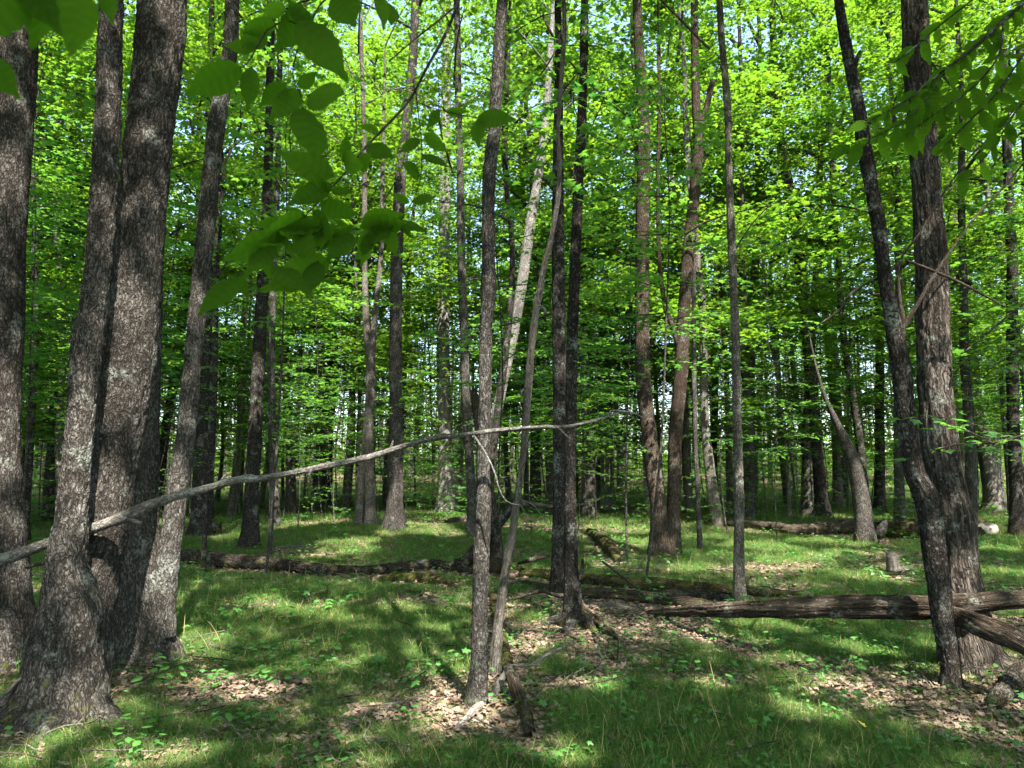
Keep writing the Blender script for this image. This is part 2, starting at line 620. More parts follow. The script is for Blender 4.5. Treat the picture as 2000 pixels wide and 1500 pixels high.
def soil_mat():
    m, nt, o = newmat('forest_soil')
    geo = N(nt, 'ShaderNodeNewGeometry')
    p = geo.outputs['Position']
    vor = N(nt, 'ShaderNodeTexVoronoi', i_Scale=17.0)
    nt.links.new(p, vor.inputs['Vector'])
    hsv = N(nt, 'ShaderNodeSeparateColor')
    nt.links.new(vor.outputs['Color'], hsv.inputs[0])
    c = ramp(nt, hsv.outputs[0], [(0, (.045, .030, .02)), (.35, (.12, .085, .058)), (.7, (.19, .14, .10)), (1, (.26, .20, .15))])
    nz = noise_t(nt, p, 45, 4, .65)
    c = mixc(nt, ramp(nt, nz, [(.35, .6), (.65, 0.0)]), c, (.035, .026, .018))
    g = noise_t(nt, p, .6, 4, .6)
    c = mixc(nt, ramp(nt, g, [(.45, 0.0), (.62, .45)]), c, (.06, .075, .022))
    b = N(nt, 'ShaderNodeBsdfDiffuse', i_Roughness=.8)
    nt.links.new(c, b.inputs[0])
    bm = N(nt, 'ShaderNodeBump', i_Strength=.8, i_Distance=.02)
    nt.links.new(math_n(nt, 'ADD', vor.outputs['Distance'], nz), bm.inputs['Height'])
    nt.links.new(bm.outputs[0], b.inputs['Normal'])
    nt.links.new(b.outputs[0], o.inputs[0])
    return m


def rock_mat():
    m, nt, o = newmat('field_stone')
    tc = N(nt, 'ShaderNodeTexCoord')
    p = tc.outputs['Object']
    a = noise_t(nt, p, 6, 5, .65)
    c = ramp(nt, a, [(.3, (.16, .14, .12)), (.55, (.34, .30, .26)), (.75, (.42, .39, .34))])
    s = noise_t(nt, p, 60, 3, .6)
    c = mixc(nt, ramp(nt, s, [(.45, 0.0), (.6, .6)]), c, (.12, .12, .09))
    b = N(nt, 'ShaderNodeBsdfDiffuse')
    nt.links.new(c, b.inputs[0])
    bm = N(nt, 'ShaderNodeBump', i_Strength=.6, i_Distance=.02)
    nt.links.new(s, bm.inputs['Height'])
    nt.links.new(bm.outputs[0], b.inputs['Normal'])
    nt.links.new(b.outputs[0], o.inputs[0])
    return m


def flat_leaf(name, col, tr=.3):
    m, nt, o = newmat(name)
    geo = N(nt, 'ShaderNodeNewGeometry')
    nz = noise_t(nt, geo.outputs['Position'], 50, 3, .6)
    c = mixc(nt, nz, tuple(x * .6 for x in col), tuple(min(1, x * 1.3) for x in col))
    b = N(nt, 'ShaderNodeBsdfPrincipled', i_Roughness=.6)
    nt.links.new(c, b.inputs['Base Color'])
    nt.links.new(b.outputs[0], o.inputs[0])
    return m


M_GRASS, M_LITTER, M_SOIL, M_ROCK = grass_mat(), litter_mat(), soil_mat(), rock_mat()
M_YELLOW = flat_leaf('leaf_yellow', (.55, .40, .06))

# ------------------------------------------------------------------ ground
def build_ground():
    def axis(lim, fine, coarse_n):
        a = np.arange(-fine, fine + .001, 0.16)
        b = np.geomspace(fine + .3, lim, coarse_n)
        return a, b
    ax, bx_ = axis(260, 14, 40)
    xs = np.concatenate([-bx_[::-1], ax, bx_])
    ys = np.concatenate([-np.geomspace(3.3, 260, 26)[::-1], np.arange(-3, 26, 0.16), np.geomspace(26.3, 420, 44)])
    X, Y = np.meshgrid(xs, ys)
    Z = height(X.ravel(), Y.ravel())
    V = np.stack([X.ravel(), Y.ravel(), Z], 1)
    nx, ny = len(xs), len(ys)
    i = np.arange(nx * ny).reshape(ny, nx)
    F = np.stack([i[:-1, :-1], i[:-1, 1:], i[1:, 1:], i[1:, :-1]], -1).reshape(-1, 4)
    o = obj('ground', mesh_np('ground', V, F, M_SOIL))
    tag(o, 'forest floor of brown leaf litter and dark soil', None, None, 'structure')


build_ground()

# ------------------------------------------------------------------ where the sun comes through the leaf roof (holes cut in the crowns to place sun patches)
NAMED_Y = {}
GAPS = []          # (point, radius)


def gap_ground(px, py, r):
    GAPS.append((ground(px, py), r))


def gap_at(px, py, Y, r):
    GAPS.append((at(px, py, Y)[0], r))


def cull(P, extra=0.08):
    """keep-mask: leaves that stand in a shaft of sun are removed, so the sun gets through"""
    keep = np.ones(len(P), bool)
    if not GAPS:
        return keep
    a = np.array([1.0, 0, 0])
    e1 = np.cross(SUN, a)
    e1 /= np.linalg.norm(e1)
    e2 = np.cross(SUN, e1)
    for gi, (c, r) in enumerate(GAPS):
        d = P - c
        s = d @ SUN
        u, v = d @ e1, d @ e2
        rr = np.hypot(u, v)
        m = (s > 0.4) & (rr < r * 1.7 + extra)
        if not m.any():
            continue
        ang = np.arctan2(v[m], u[m])
        wob = noise(np.stack([np.cos(ang) * 1.6, np.sin(ang) * 1.6, np.full(m.sum(), gi * 3.3)], 1), 77)
        kk = rr[m] > r * (1 + .45 * wob) + extra
        keep[np.where(m)[0][~kk]] = False
    return keep


# ------------------------------------------------------------------ crowns and limbs of tall trees
def crown_limbs(T, top, r_top, h_lo, crown_r, crown_h, n_limb, seed, segs=6):
    """limbs from a stem's upper end; returns tip points where leaf clumps hang. top: (x,y,z) of the stem end, h_lo: height under it where limbs start"""
    R = random.Random(seed)
    tips = []
    ga = R.random() * 6.28
    for i in range(n_limb):
        f = i / max(1, n_limb - 1)
        z0 = top[2] - h_lo * (1 - f)
        ga += 2.4 + R.uniform(-.4, .4)
        reach = crown_r * (1.0 - .55 * f) * R.uniform(.7, 1.1)
        rise = crown_h * (.18 + .25 * f) * R.uniform(.6, 1.3)
        p0 = np.array([top[0], top[1], z0])
        dirv = np.array([math.cos(ga), math.sin(ga), 0])
        p1 = p0 + dirv * reach * .45 + np.array([R.uniform(-.2, .2), R.uniform(-.2, .2), rise * .6])
        p2 = p0 + dirv * reach + np.array([R.uniform(-.4, .4), R.uniform(-.4, .4), rise])
        r0 = r_top * R.uniform(.35, .6)
        T.add([(*p0, r0), (*p1, r0 * .6), (*p2, r0 * .2)], segs=segs, step=.5, lump=.05, seed=seed + i, cap1=False)
        tips.append(p2)
        for k in range(3):
            t = R.uniform(.3, .95)
            b0 = p0 * (1 - t) + p2 * t + np.array([0, 0, rise * .15 * (1 - abs(2 * t - 1))])
            d2 = np.array([math.cos(ga + R.uniform(-1.2, 1.2)), math.sin(ga + R.uniform(-1.2, 1.2)), R.uniform(-.1, .5)])
            b1 = b0 + d2 * reach * R.uniform(.3, .55)
            T.add([(*b0, r0 * .35), (*(b0 * .5 + b1 * .5 + np.array([0, 0, .1])), r0 * .25), (*b1, r0 * .1)], segs=5, step=.6, lump=0, seed=seed + 50 + k, cap1=False)
            tips.append(b1)
    tips.append(np.array([top[0], top[1], top[2] + .3]))
    return tips


def clump_leaves(tips, per, spread, size, seed, layers=True, sub=5):
    """leaf sprays round the tips: flattened clumps made of small flat sprays"""
    g = np.random.default_rng(seed)
    P = []
    for t in tips:
        ns = max(2, int(sub * g.uniform(.6, 1.5)))
        cen = t + g.normal(0, 1, (ns, 3)) * np.array([spread, spread, spread * .55])
        for c in cen:
            m = int(per / sub * g.uniform(.5, 1.5))
            q = g.normal(0, 1, (m, 3)) * np.array([spread * .55, spread * .55, .045 + .03 * spread])
            tiltx, tilty = g.normal(0, .25, 2)
            q[:, 2] += q[:, 0] * tiltx + q[:, 1] * tilty - .1 * np.hypot(q[:, 0], q[:, 1])
            P.append(c + q)
    P = np.concatenate(P)
    S = size * g.uniform(.6, 1.25, len(P))
    return P, S


# pixel-traced stems -> world control points
def trace(pts, Y=None, lean=0.0, sink=0.18, top=None, base=None):
    """pts: (px,py,width_px) from the foot upwards. Foot stands on the ground where its pixel meets it (or at depth Y).
    lean: metres towards the camera per metre of height. top: carry the stem on to that height."""
    if base is None:
        base = ground(pts[0][0], pts[0][1]) if Y is None else None
    if Y is None:
        Y = base[1]
    out = []
    for (x, y, w) in pts:
        p, t = at(x, y, Y)
        yy = Y - lean * max(0, p[2])
        p, t = at(x, y, yy)
        out.append([*p, w / 2 / FPX * t])
    out = np.array(out)
    if sink:
        d = out[0].copy()
        d[2] -= sink
        d[:2] -= (out[1][:2] - out[0][:2]) * .1
        out = np.vstack([d, out])
    if top and top > out[-1][2] + .5:
        a, b = out[-2], out[-1]
        dv = (b[:3] - a[:3]) / max(1e-6, b[2] - a[2])
        dv[:2] = np.clip(dv[:2], -.15, .15)
        z0, r0 = b[2], b[3]
        for f in (.3, .65, 1.0):
            z = z0 + (top - z0) * f
            k = (z - z0) * (1 - .35 * f)
            out = np.vstack([out, [b[0] + dv[0] * k, b[1] + dv[1] * k, z, max(r0 * (1 - .62 * f), .02)]])
    return out


def stops_for(ctrl, fine, fine_to, coarse):
    L = np.sum(np.linalg.norm(np.diff(ctrl[:, :3], axis=0), axis=1))
    s = np.arange(0, min(fine_to, L), fine)
    if L > fine_to:
        s = np.concatenate([s, np.arange(fine_to, L, coarse)])
    return np.concatenate([s, [L]])


def add_stem(T, ctrl, dist, seed, ridge=None, flare=0.0, flare_h=.25, lobes=5, ridge_w=.035, ridge_l=.16, lump=.05, **kw):
    if dist < 7:
        T.add(ctrl, segs=96, stops=stops_for(ctrl, .028, 6.0, .4), ridge=.007 if ridge is None else ridge, flare=flare, flare_h=flare_h,
              lobes=lobes, ridge_w=ridge_w, ridge_l=ridge_l, lump=lump, seed=seed, **kw)
    elif dist < 16:
        T.add(ctrl, segs=40, stops=stops_for(ctrl, .06, 9.0, .5), ridge=.006 if ridge is None else ridge, flare=flare, flare_h=flare_h,
              lobes=lobes, ridge_w=ridge_w * 1.4, ridge_l=ridge_l * 1.4, lump=lump, seed=seed, **kw)
    else:
        T.add(ctrl, segs=18, stops=stops_for(ctrl, .22, 16.0, .7), ridge=0, flare=flare, flare_h=flare_h, lobes=lobes, lump=lump, seed=seed, **kw)


NEAR_CROWNS = []   # (root, tips, per, spread, size, seed) filled later, so gaps are all known first
TREE_XY = []


def tree(name, label, stems, mat, crown_h=None, seed=1, group=None, ridge=None, crown_r=2.6, flare=.55, flare_h=.22, stubs=(), ridge_w=.035, ridge_l=.16,
         per=150, cat='tree', sticks=(), roots=()):
    """stems: list of dicts(pts, lean, top, flare?)"""
    first = stems[0]
    base = ground(first['pts'][0][0], first['pts'][0][1])
    dist = base[1]
    root = empty(name, base)
    tag(root, label, cat, group)
    T = Tubes()
    tips = []
    for k, s in enumerate(stems):
        Y = s.get('Y', base[1])
        ctrl = trace(s['pts'], Y=Y, lean=s.get('lean', 0.0), sink=.2 if s.get('foot', True) else 0, top=s.get('top'))
        add_stem(T, ctrl, dist, seed * 7 + k, ridge=ridge, flare=s.get('flare', flare) if s.get('foot', True) else 0, flare_h=flare_h, ridge_w=ridge_w,
                 ridge_l=ridge_l, lobes=s.get('lobes', 5), jag=s.get('jag', 0), lump=s.get('lump', .05))
        if s.get('top'):
            tp = ctrl[-1]
            tips += crown_limbs(T, tp[:3], max(ctrl[-3][3], .05), s.get('hlo', 6.0), crown_r, 5.0, s.get('nl', 9), seed * 31 + k)
    for (az, ln, rr) in roots:
        a_ = math.radians(az)
        dv = np.array([math.cos(a_), math.sin(a_)])
        pr = []
        for f_, zz, r_ in ((-.1, .34, .8), (.25, .17, 1.0), (.55, .06, .75), (.85, -.01, .45), (1.1, -.08, .25)):
            q_ = base[:2] + dv * ln * f_ + np.array([-dv[1], dv[0]]) * .05 * math.sin(f_ * 5 + az)
            pr.append([q_[0], q_[1], height(q_[0], q_[1])[0] + zz * ln * 1.2, rr * r_])
        T.add(np.array(pr), segs=36, step=.025, ridge=.006, lump=.12, seed=int(az) + seed)
    for st in stubs:
        ctrl = np.array([[*at(x, y, Y)[0], w / 2 / FPX * at(x, y, Y)[1]] for (x, y, w, Y) in [(q[0], q[1], q[2], q[3] if len(q) > 3 else base[1]) for q in st]])
        T.add(ctrl, segs=10, step=.05, lump=.08, seed=seed + 90)
    obj('trunk', T.mesh('trunk', mat, base), root)
    if tips:
        NEAR_CROWNS.append((root, base, tips, per, .75, .13, seed))
    for st in sticks:
        TB = Tubes()
        pts = [(q[0], q[1], q[2], q[3] if len(q) > 3 else base[1]) for q in st]
        ctrl = np.array([[*at(x, y, Y)[0], w / 2 / FPX * at(x, y, Y)[1]] for (x, y, w, Y) in pts])
        TB.add(ctrl, segs=8, step=.08, lump=.12, seed=seed + 120)
        obj('branch', TB.mesh('branch', M_TWIG, base), root)
    TREE_XY.append((base[0], base[1]))
    NAMED_Y[label] = dist
    return root, base, dist


# ------------------------------------------------------------------ the trees one can name
tree('maple_tree', 'thick grey trunk cut by the left edge of the picture', [
    dict(pts=[(6, 1300, 118), (2, 1150, 98), (-8, 900, 86), (-2, 500, 88), (12, 250, 88), (20, 80, 90), (22, -60, 84)], top=17, flare=.25)],
    M_PLATE, seed=2)

r_, b_, d_ = tree('maple_tree', 'big forked grey tree with wide flared foot at lower left, holding the pale pole', [
    dict(pts=[(112, 1402, 186), (120, 1350, 160), (124, 1290, 146), (137, 1200, 128), (131, 1100, 74), (141, 1000, 57), (155, 850, 52), (170, 655, 57),
              (178, 610, 49), (194, 500, 46), (208, 262, 48), (216, 40, 46), (222, -80, 42)], top=18, flare=.34, lobes=7, lean=.0, lump=.09),
    dict(pts=[(150, 1330, 120), (168, 1200, 100), (188, 1100, 88), (212, 1000, 88), (232, 850, 92), (250, 700, 96), (270, 500, 92), (292, 262, 86), (315, 60, 92), (322, -80, 84)],
         top=20, foot=False, Y=5.22)],
    M_PLATE, seed=3, roots=((-12, .66, .11), (-62, .52, .10), (-112, .50, .11), (-160, .62, .11), (205, .6, .10)), ridge=.011, ridge_w=.028, ridge_l=.08)
Y_T2 = d_

r_, b_, d_ = tree('maple_tree', 'forked tree right behind the big forked one, its paler stem leaning away to the right', [
    dict(pts=[(280, 1292, 130), (281, 1250, 104), (280, 1190, 92), (274, 1120, 80), (276, 1000, 62), (282, 850, 56), (288, 700, 48), (297, 500, 42), (306, 300, 40), (318, 100, 38)],
         top=16, flare=.35, lobes=6),
    dict(pts=[(312, 1240, 64), (318, 1190, 48), (328, 1100, 44), (341, 1000, 42), (363, 850, 37), (377, 700, 32), (397, 500, 35), (421, 262, 33), (441, 140, 29), (451, 90, 28), (454, 0, 26)],
         top=16, foot=False)],
    M_GREY, seed=4, roots=((-30, .5, .10), (-110, .4, .10), (200, .55, .11)), sticks=[[(331, 460, 4), (352, 445, 3), (385, 425, 2), (440, 400, 1.5)], [(310, 340, 4), (345, 325, 3), (400, 310, 2)]])
Y_T3 = d_

tree('slender_tree', 'thin straight sapling stem beside the trunk at the left edge', [
    dict(pts=[(47, 1062, 20), (50, 1010, 15), (60, 850, 13), (68, 675, 13), (67, 500, 10), (65, 190, 8), (64, 0, 7)], top=11, hlo=4, nl=6)], M_DARK, seed=5, crown_r=1.6, per=80)

tree('maple_tree', 'straight dark trunk with a flared foot behind the long bark-covered log', [
    dict(pts=[(487, 1072, 38), (489, 1030, 31), (490, 990, 28), (499, 830, 27), (507, 675, 25), (516, 500, 22), (523, 350, 18), (527, 190, 16), (530, 0, 15)], top=17, flare=.8)],
    M_DARK, seed=6)
tree('slender_tree', 'slim pale-spotted trunk just right of the straight dark trunk', [
    dict(pts=[(536, 1028, 22), (536, 975, 18), (531, 800, 15), (530, 675, 14), (538, 450, 12), (545, 250, 10), (548, 0, 9)], top=15)], M_GREY, seed=7)
tree('slender_tree', 'thin crooked grey sapling standing in front of the long bark-covered log', [
    dict(pts=[(527, 1082, 10), (528, 1060, 8), (530, 1030, 9), (532, 960, 8), (526, 800, 6), (528, 640, 4)], top=None)], M_GREY, seed=8)
tree('maple_tree', 'dark trunk half hidden by the leaning pale stem at left', [
    dict(pts=[(388, 1045, 36), (390, 1000, 30), (392, 900, 27), (400, 750, 22), (404, 560, 20), (408, 380, 18), (410, 200, 15)], top=16, flare=.7),
    dict(pts=[(408, 1040, 20), (408, 940, 18), (416, 780, 15), (420, 620, 13)], foot=True, top=14, nl=5)], M_DARK, seed=9)
tree('slender_tree', 'thin dark sapling rooted at the left end of the long log', [
    dict(pts=[(397, 1112, 10), (399, 1060, 9), (400, 980, 8), (402, 880, 7), (408, 700, 5), (420, 560, 4)], top=7, hlo=2, nl=4)], M_DARK, seed=10, crown_r=1.0, per=60)
tree('forked_tree', 'pale slim tree forking at mid height, left of the thick straight trunk', [
    dict(pts=[(724, 1025, 24), (723, 980, 20), (720, 850, 18), (724, 720, 19), (716, 640, 13), (712, 520, 11), (712, 300, 9), (706, 100, 8)], top=15),
    dict(pts=[(724, 720, 14), (732, 620, 11), (744, 500, 9), (748, 300, 8)], foot=False, top=13, nl=5),
    dict(pts=[(701, 1024, 16), (705, 960, 13), (714, 850, 11), (718, 780, 10)], foot=True)], M_PALE, seed=11)
tree('maple_tree', 'thick straight brown-grey trunk standing behind the pale diagonal pole', [
    dict(pts=[(770, 1032, 44), (771, 990, 33), (773, 815, 27), (773, 675, 25), (775, 500, 23), (782, 350, 22), (792, 260, 19), (806, 120, 17), (812, 0, 16)], top=19, flare=.45)],
    M_PLATE, seed=12)
tree('maple_tree', 'stout trunk with pale sunlit foot and torn bark, left of the dark slim trunk', [
    dict(pts=[(874, 1002, 46), (873, 960, 36), (872, 900, 30), (867, 750, 27), (865, 680, 25), (867, 500, 23), (869, 350, 21), (872, 150, 18), (874, 0, 16)], top=20, flare=.4)],
    M_SUNLIT, seed=13)
tree('slender_tree', 'slim dark wavy trunk close behind the dark foreground trunk', [
    dict(pts=[(924, 1042, 26), (922, 990, 19), (916, 880, 17), (910, 780, 17), (906, 640, 16), (901, 500, 16), (899, 350, 14), (895, 180, 13), (893, 40, 12), (890, -40, 11)], top=15)],
    M_GREY, seed=14, flare=.6)
r_, b_, d_ = tree('slim_tree', 'dark slim foreground trunk in the middle with the grey snag crossing in front', [
    dict(pts=[(931, 1378, 48), (932, 1348, 42), (936, 1290, 36), (938, 1150, 32), (944, 975, 31), (944, 920, 28), (947, 780, 25), (949, 640, 25), (954, 575, 31), (954, 500, 25),
              (955, 350, 26), (966, 245, 25), (974, 105, 23), (981, 0, 21), (985, -80, 20)], top=15, flare=.12)], M_GREY, seed=15, ridge=.004, ridge_w=.025, ridge_l=.09)
Y_T12 = d_
tree('leaning_tree', 'sunlit pale trunk leaning right behind the grey snag', [
    dict(pts=[(938, 1015, 30), (946, 960, 22), (958, 870, 20), (968, 815, 20), (990, 710, 20), (1011, 605, 21), (1027, 500, 21), (1040, 410, 18), (1056, 315, 17), (1066, 220, 14), (1075, 100, 12)], top=17)],
    M_SUNLIT, seed=16)
tree('leaning_tree', 'thin dark stem leaning alongside the sunlit pale trunk', [
    dict(pts=[(946, 1030, 20), (958, 930, 16), (969, 830, 15), (984, 720, 14), (993, 640, 13), (1000, 550, 12), (1000, 470, 10), (990, 380, 9), (986, 280, 13), (990, 150, 12), (994, 20, 10)], top=13, nl=6)],
    M_DARK, seed=17)
r_, b_, d_ = tree('paired_tree', 'pair of dark trunks growing pressed together right of the grey snag', [
    dict(pts=[(1119, 1222, 52), (1118, 1180, 36), (1116, 1110, 28), (1113, 990, 24), (1115, 850, 23), (1117, 675, 22), (1124, 500, 22), (1130, 350, 20), (1139, 175, 18), (1142, 0, 15), (1144, -60, 14)],
         top=15, flare=.35),
    dict(pts=[(1090, 1170, 36), (1089, 1120, 27), (1092, 990, 25), (1093, 850, 27), (1092, 675, 27), (1090, 500, 25), (1090, 315, 22), (1091, 150, 16), (1090, 0, 13)], Y=8.9, top=16, flare=.35)],
    M_DARK, seed=18, roots=((-50, .45, .06), (-120, .4, .06), (190, .4, .06)), ridge=.005, sticks=[[(1118, 1130, 7, 8.2), (1108, 1160, 9, 8.0), (1082, 1162, 7, 7.9), (1060, 1155, 6, 7.9), (1010, 1168, 5, 7.9), (950, 1178, 3, 7.9)]])
Y_T15 = d_
r_, b_, d_ = tree('twin_tree', 'reddish-brown tree splitting near the ground into two tall stems', [
    dict(pts=[(1290, 1088, 50), (1288, 1040, 38), (1286, 990, 33), (1276, 920, 31), (1268, 850, 30), (1259, 780, 29), (1255, 700, 29), (1254, 560, 29), (1255, 420, 28), (1257, 245, 24), (1248, 105, 21), (1244, 0, 18)],
         top=19, flare=.25, lobes=7),
    dict(pts=[(1312, 1088, 42), (1313, 1040, 32), (1316, 990, 26), (1319, 850, 27), (1331, 720, 27), (1334, 640, 25), (1344, 500, 24), (1352, 420, 22), (1364, 280, 19), (1360, 220, 17), (1357, 100, 15), (1356, 0, 14)],
         top=18, flare=.25),
    dict(pts=[(1330, 690, 14), (1318, 650, 11), (1300, 600, 10), (1289, 520, 9), (1285, 400, 8), (1287, 200, 7), (1286, 60, 6)], foot=False, top=12, nl=4),
    dict(pts=[(1364, 270, 13), (1376, 225, 12), (1388, 175, 11), (1396, 140, 10)], foot=False)],
    M_BROWN, seed=19, ridge=.006, ridge_w=.022, ridge_l=.14)
Y_T16 = d_
r_, b_, d_ = tree('slim_tree', 'slim pale-patched trunk standing alone right of the reddish twin tree', [
    dict(pts=[(1445, 1178, 30), (1444, 1140, 23), (1443, 1060, 20), (1444, 990, 19), (1439, 815, 17), (1436, 640, 16), (1430, 500, 16), (1424, 350, 14), (1421, 210, 14), (1409, 70, 13), (1405, 0, 12), (1400, -60, 12)],
         top=13, flare=.25, nl=7)], M_PALE, seed=20, ridge=.003, sticks=[[(1434, 490, 4), (1450, 465, 3), (1475, 430, 2.5), (1530, 375, 1.5)]])
Y_T17 = d_
tree('slender_tree', 'very thin stem just left of the slim pale-patched trunk', [
    dict(pts=[(1426, 1010, 14), (1424, 900, 13), (1420, 760, 10), (1415, 675, 9), (1406, 560, 8), (1405, 400, 7), (1406, 250, 6)], top=11, nl=5)], M_GREY, seed=21)
tree('slender_tree', 'thin grey sapling trunk right of the reddish twin tree', [
    dict(pts=[(1368, 1076, 11), (1364, 990, 9), (1358, 850, 9), (1355, 650, 9), (1356, 420, 8)], top=8, hlo=3, nl=5)], M_GREY, seed=22, crown_r=1.4, per=70)
tree('maple_tree', 'dark trunk bending left behind the broken leaning snag', [
    dict(pts=[(1606, 1012, 36), (1604, 975, 26), (1600, 920, 23), (1594, 850, 22), (1578, 675, 22), (1568, 570, 21), (1561, 500, 21), (1554, 440, 21), (1531, 315, 20), (1516, 210, 16), (1510, 80, 13), (1508, 0, 12)], top=17, flare=.6)],
    M_DARK, seed=23)
r_, b_, d_ = tree('broken_snag', 'broken leaning snag with a splintered pointed top beside the rotten log', [
    dict(pts=[(1690, 1062, 44), (1687, 1020, 36), (1683, 985, 33), (1673, 930, 29), (1661, 885, 24), (1645, 850, 18), (1629, 815, 12), (1613, 780, 8), (1600, 740, 6), (1588, 690, 4), (1576, 630, 2)], flare=.12)],
    M_PLATE, seed=24, ridge=.007, cat='snag', ridge_w=.025, ridge_l=.2)
Y_T21 = d_
tree('slender_tree', 'slim dotted trunk rising just behind the broken leaning snag', [
    dict(pts=[(1692, 1015, 20), (1686, 930, 17), (1677, 850, 16), (1661, 745, 13), (1646, 640, 12), (1637, 500, 11), (1632, 455, 11), (1622, 250, 9), (1616, 60, 8)], top=14)], M_DARK, seed=25)
tree('slender_tree', 'greyish bent trunk in the trees left of the broken leaning snag', [
    dict(pts=[(1638, 992, 22), (1634, 900, 16), (1628, 800, 14), (1622, 710, 14), (1610, 600, 13), (1602, 500, 12), (1600, 380, 10), (1590, 200, 8)], top=15)], M_PALE, seed=26)
tree('maple_tree', 'straight dark trunk between the broken snag and the large furrowed tree', [
    dict(pts=[(1718, 1002, 24), (1718, 940, 19), (1718, 800, 17), (1718, 690, 16), (1714, 520, 14), (1712, 300, 12)], top=16)], M_DARK, seed=27)
r_, b_, d_ = tree('furrowed_tree', 'large dark furrowed trunk on the right with the fallen beam wedged against it', [
    dict(pts=[(1899, 1308, 122), (1896, 1280, 112), (1886, 1230, 100), (1868, 1115, 84), (1858, 1000, 76), (1842, 920, 70), (1827, 780, 62), (1822, 640, 61), (1818, 500, 56), (1813, 420, 52),
              (1803, 280, 51), (1792, 140, 49), (1786, 0, 47), (1782, -80, 46)], top=19, flare=.2, lobes=6)],
    M_SHAG, seed=28, roots=((-40, .5, .10), (-100, .4, .10), (10, .5, .11)), ridge=.013, ridge_w=.032, ridge_l=.30)
Y_T26 = d_
r_, b_, d_ = tree('slim_tree', 'slimmer lichen-spotted trunk leaning left in front of the large furrowed trunk', [
    dict(pts=[(1857, 1343, 44), (1856, 1310, 34), (1848, 1250, 37), (1838, 1185, 41), (1826, 1090, 42), (1810, 975, 45), (1786, 920, 38), (1770, 815, 36), (1758, 710, 36), (1746, 640, 31), (1733, 570, 25), (1723, 500, 24),
              (1718, 455, 27), (1700, 350, 26), (1684, 262, 28), (1680, 230, 24), (1666, 157, 22), (1649, 70, 21), (1638, 0, 17), (1632, -60, 16)], top=13, flare=.1, lean=.02)],
    M_DARK, seed=29, ridge=.004, ridge_w=.025, ridge_l=.1,
    sticks=[[(1752, 690, 14), (1764, 640, 13), (1758, 590, 7), (1754, 540, 6), (1758, 508, 5), (1800, 450, 4), (1838, 385, 3.5), (1900, 300, 3), (1955, 250, 3), (1990, 170, 2)],
            [(1764, 640, 12), (1790, 598, 7), (1820, 545, 6), (1850, 500, 5), (1900, 430, 4), (1965, 360, 4), (2010, 305, 3)],
            [(1768, 508, 5), (1800, 520, 6), (1860, 545, 6), (1910, 570, 5), (1960, 598, 3)],
            [(1668, 145, 9), (1676, 105, 8), (1680, 100, 6)],
            [(1758, 508, 6), (1740, 530, 6), (1700, 550, 5), (1660, 575, 5), (1640, 605, 4), (1590, 640, 3)]])
Y_T25 = d_
tree('maple_tree', 'pale grey trunk leaning left in the woods beyond the large furrowed trunk', [
    dict(pts=[(1944, 996, 44), (1938, 955, 33), (1932, 920, 30), (1918, 850, 26), (1909, 815, 25), (1894, 675, 24), (1884, 590, 23), (1875, 500, 22), (1856, 385, 20), (1845, 200, 18), (1840, 0, 15)], top=18)], M_PALE, seed=30)
tree('slim_tree', 'dark spotted trunk near the right edge of the picture', [
    dict(pts=[(1988, 1046, 34), (1986, 1000, 25), (1985, 950, 23), (1979, 815, 21), (1977, 640, 21), (1977, 500, 19), (1973, 455, 19), (1968, 315, 16), (1962, 200, 14), (1958, 0, 12)], top=15, flare=.3)], M_DARK, seed=31)
tree('maple_tree', 'grey trunk leaning in at the upper right corner', [
    dict(pts=[(2060, 1030, 34), (2040, 700, 26), (2015, 400, 22), (1998, 130, 20), (1985, 0, 19)], top=16)], M_GREY, seed=32)
# sunlit stems far off, right of the paired trunks
for x, y, nm in ((1176, 996, 'left'), (1186, 1000, 'middle'), (1195, 995, 'right')):
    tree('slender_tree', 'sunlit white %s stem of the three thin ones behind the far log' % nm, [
        dict(pts=[(x, y, 9), (x, 900, 8), (x - 4, 760, 7), (x - 2, 600, 6), (x + 6, 420, 5)], top=12, nl=4)], M_SUNLIT, seed=33 + x, crown_r=1.5, per=60)

# ------------------------------------------------------------------ snags, poles and logs
def polyline_tube(pts, T=None, segs=20, step=.04, **kw):
    """pts: (px,py,w,Y) or (px,py,w) lying on the ground"""
    T = T or Tubes()
    c = []
    for q in pts:
        if len(q) > 3 and q[3] is not None:
            p, t = at(q[0], q[1], q[3])
        else:
            p = ground(q[0], q[1])
            t = p[1] * CP + (p[2] - CAM_Z) * SP
            p = p + np.array([0, 0, q[2] / 2 / FPX * t * .85])
        c.append([*p, q[2] / 2 / FPX * t])
    T.add(np.array(c), segs=segs, step=step, **kw)
    return T, np.array(c)


LOG_CTRL = []


def log(name, label, pts, mat, cat='log', group=None, branches=(), segs=24, step=.035, seed=1, **kw):
    kw.setdefault('ridge', .005)
    kw.setdefault('lump', .10)
    T, c = polyline_tube(pts, segs=segs, step=step, cap0=True, seed=seed, **kw)
    LOG_CTRL.append(c)
    base = c[len(c) // 2][:3].copy()
    base[2] = height(base[0], base[1])[0]
    root = empty(name, base)
    tag(root, label, cat, group)
    obj('stem', T.mesh('stem', mat, base), root)
    for k, b in enumerate(branches):
        TB, _ = polyline_tube(b, segs=8, step=.05, lump=.12, seed=seed + 5 + k)
        obj('branch', TB.mesh('branch', mat, base), root)
    return root


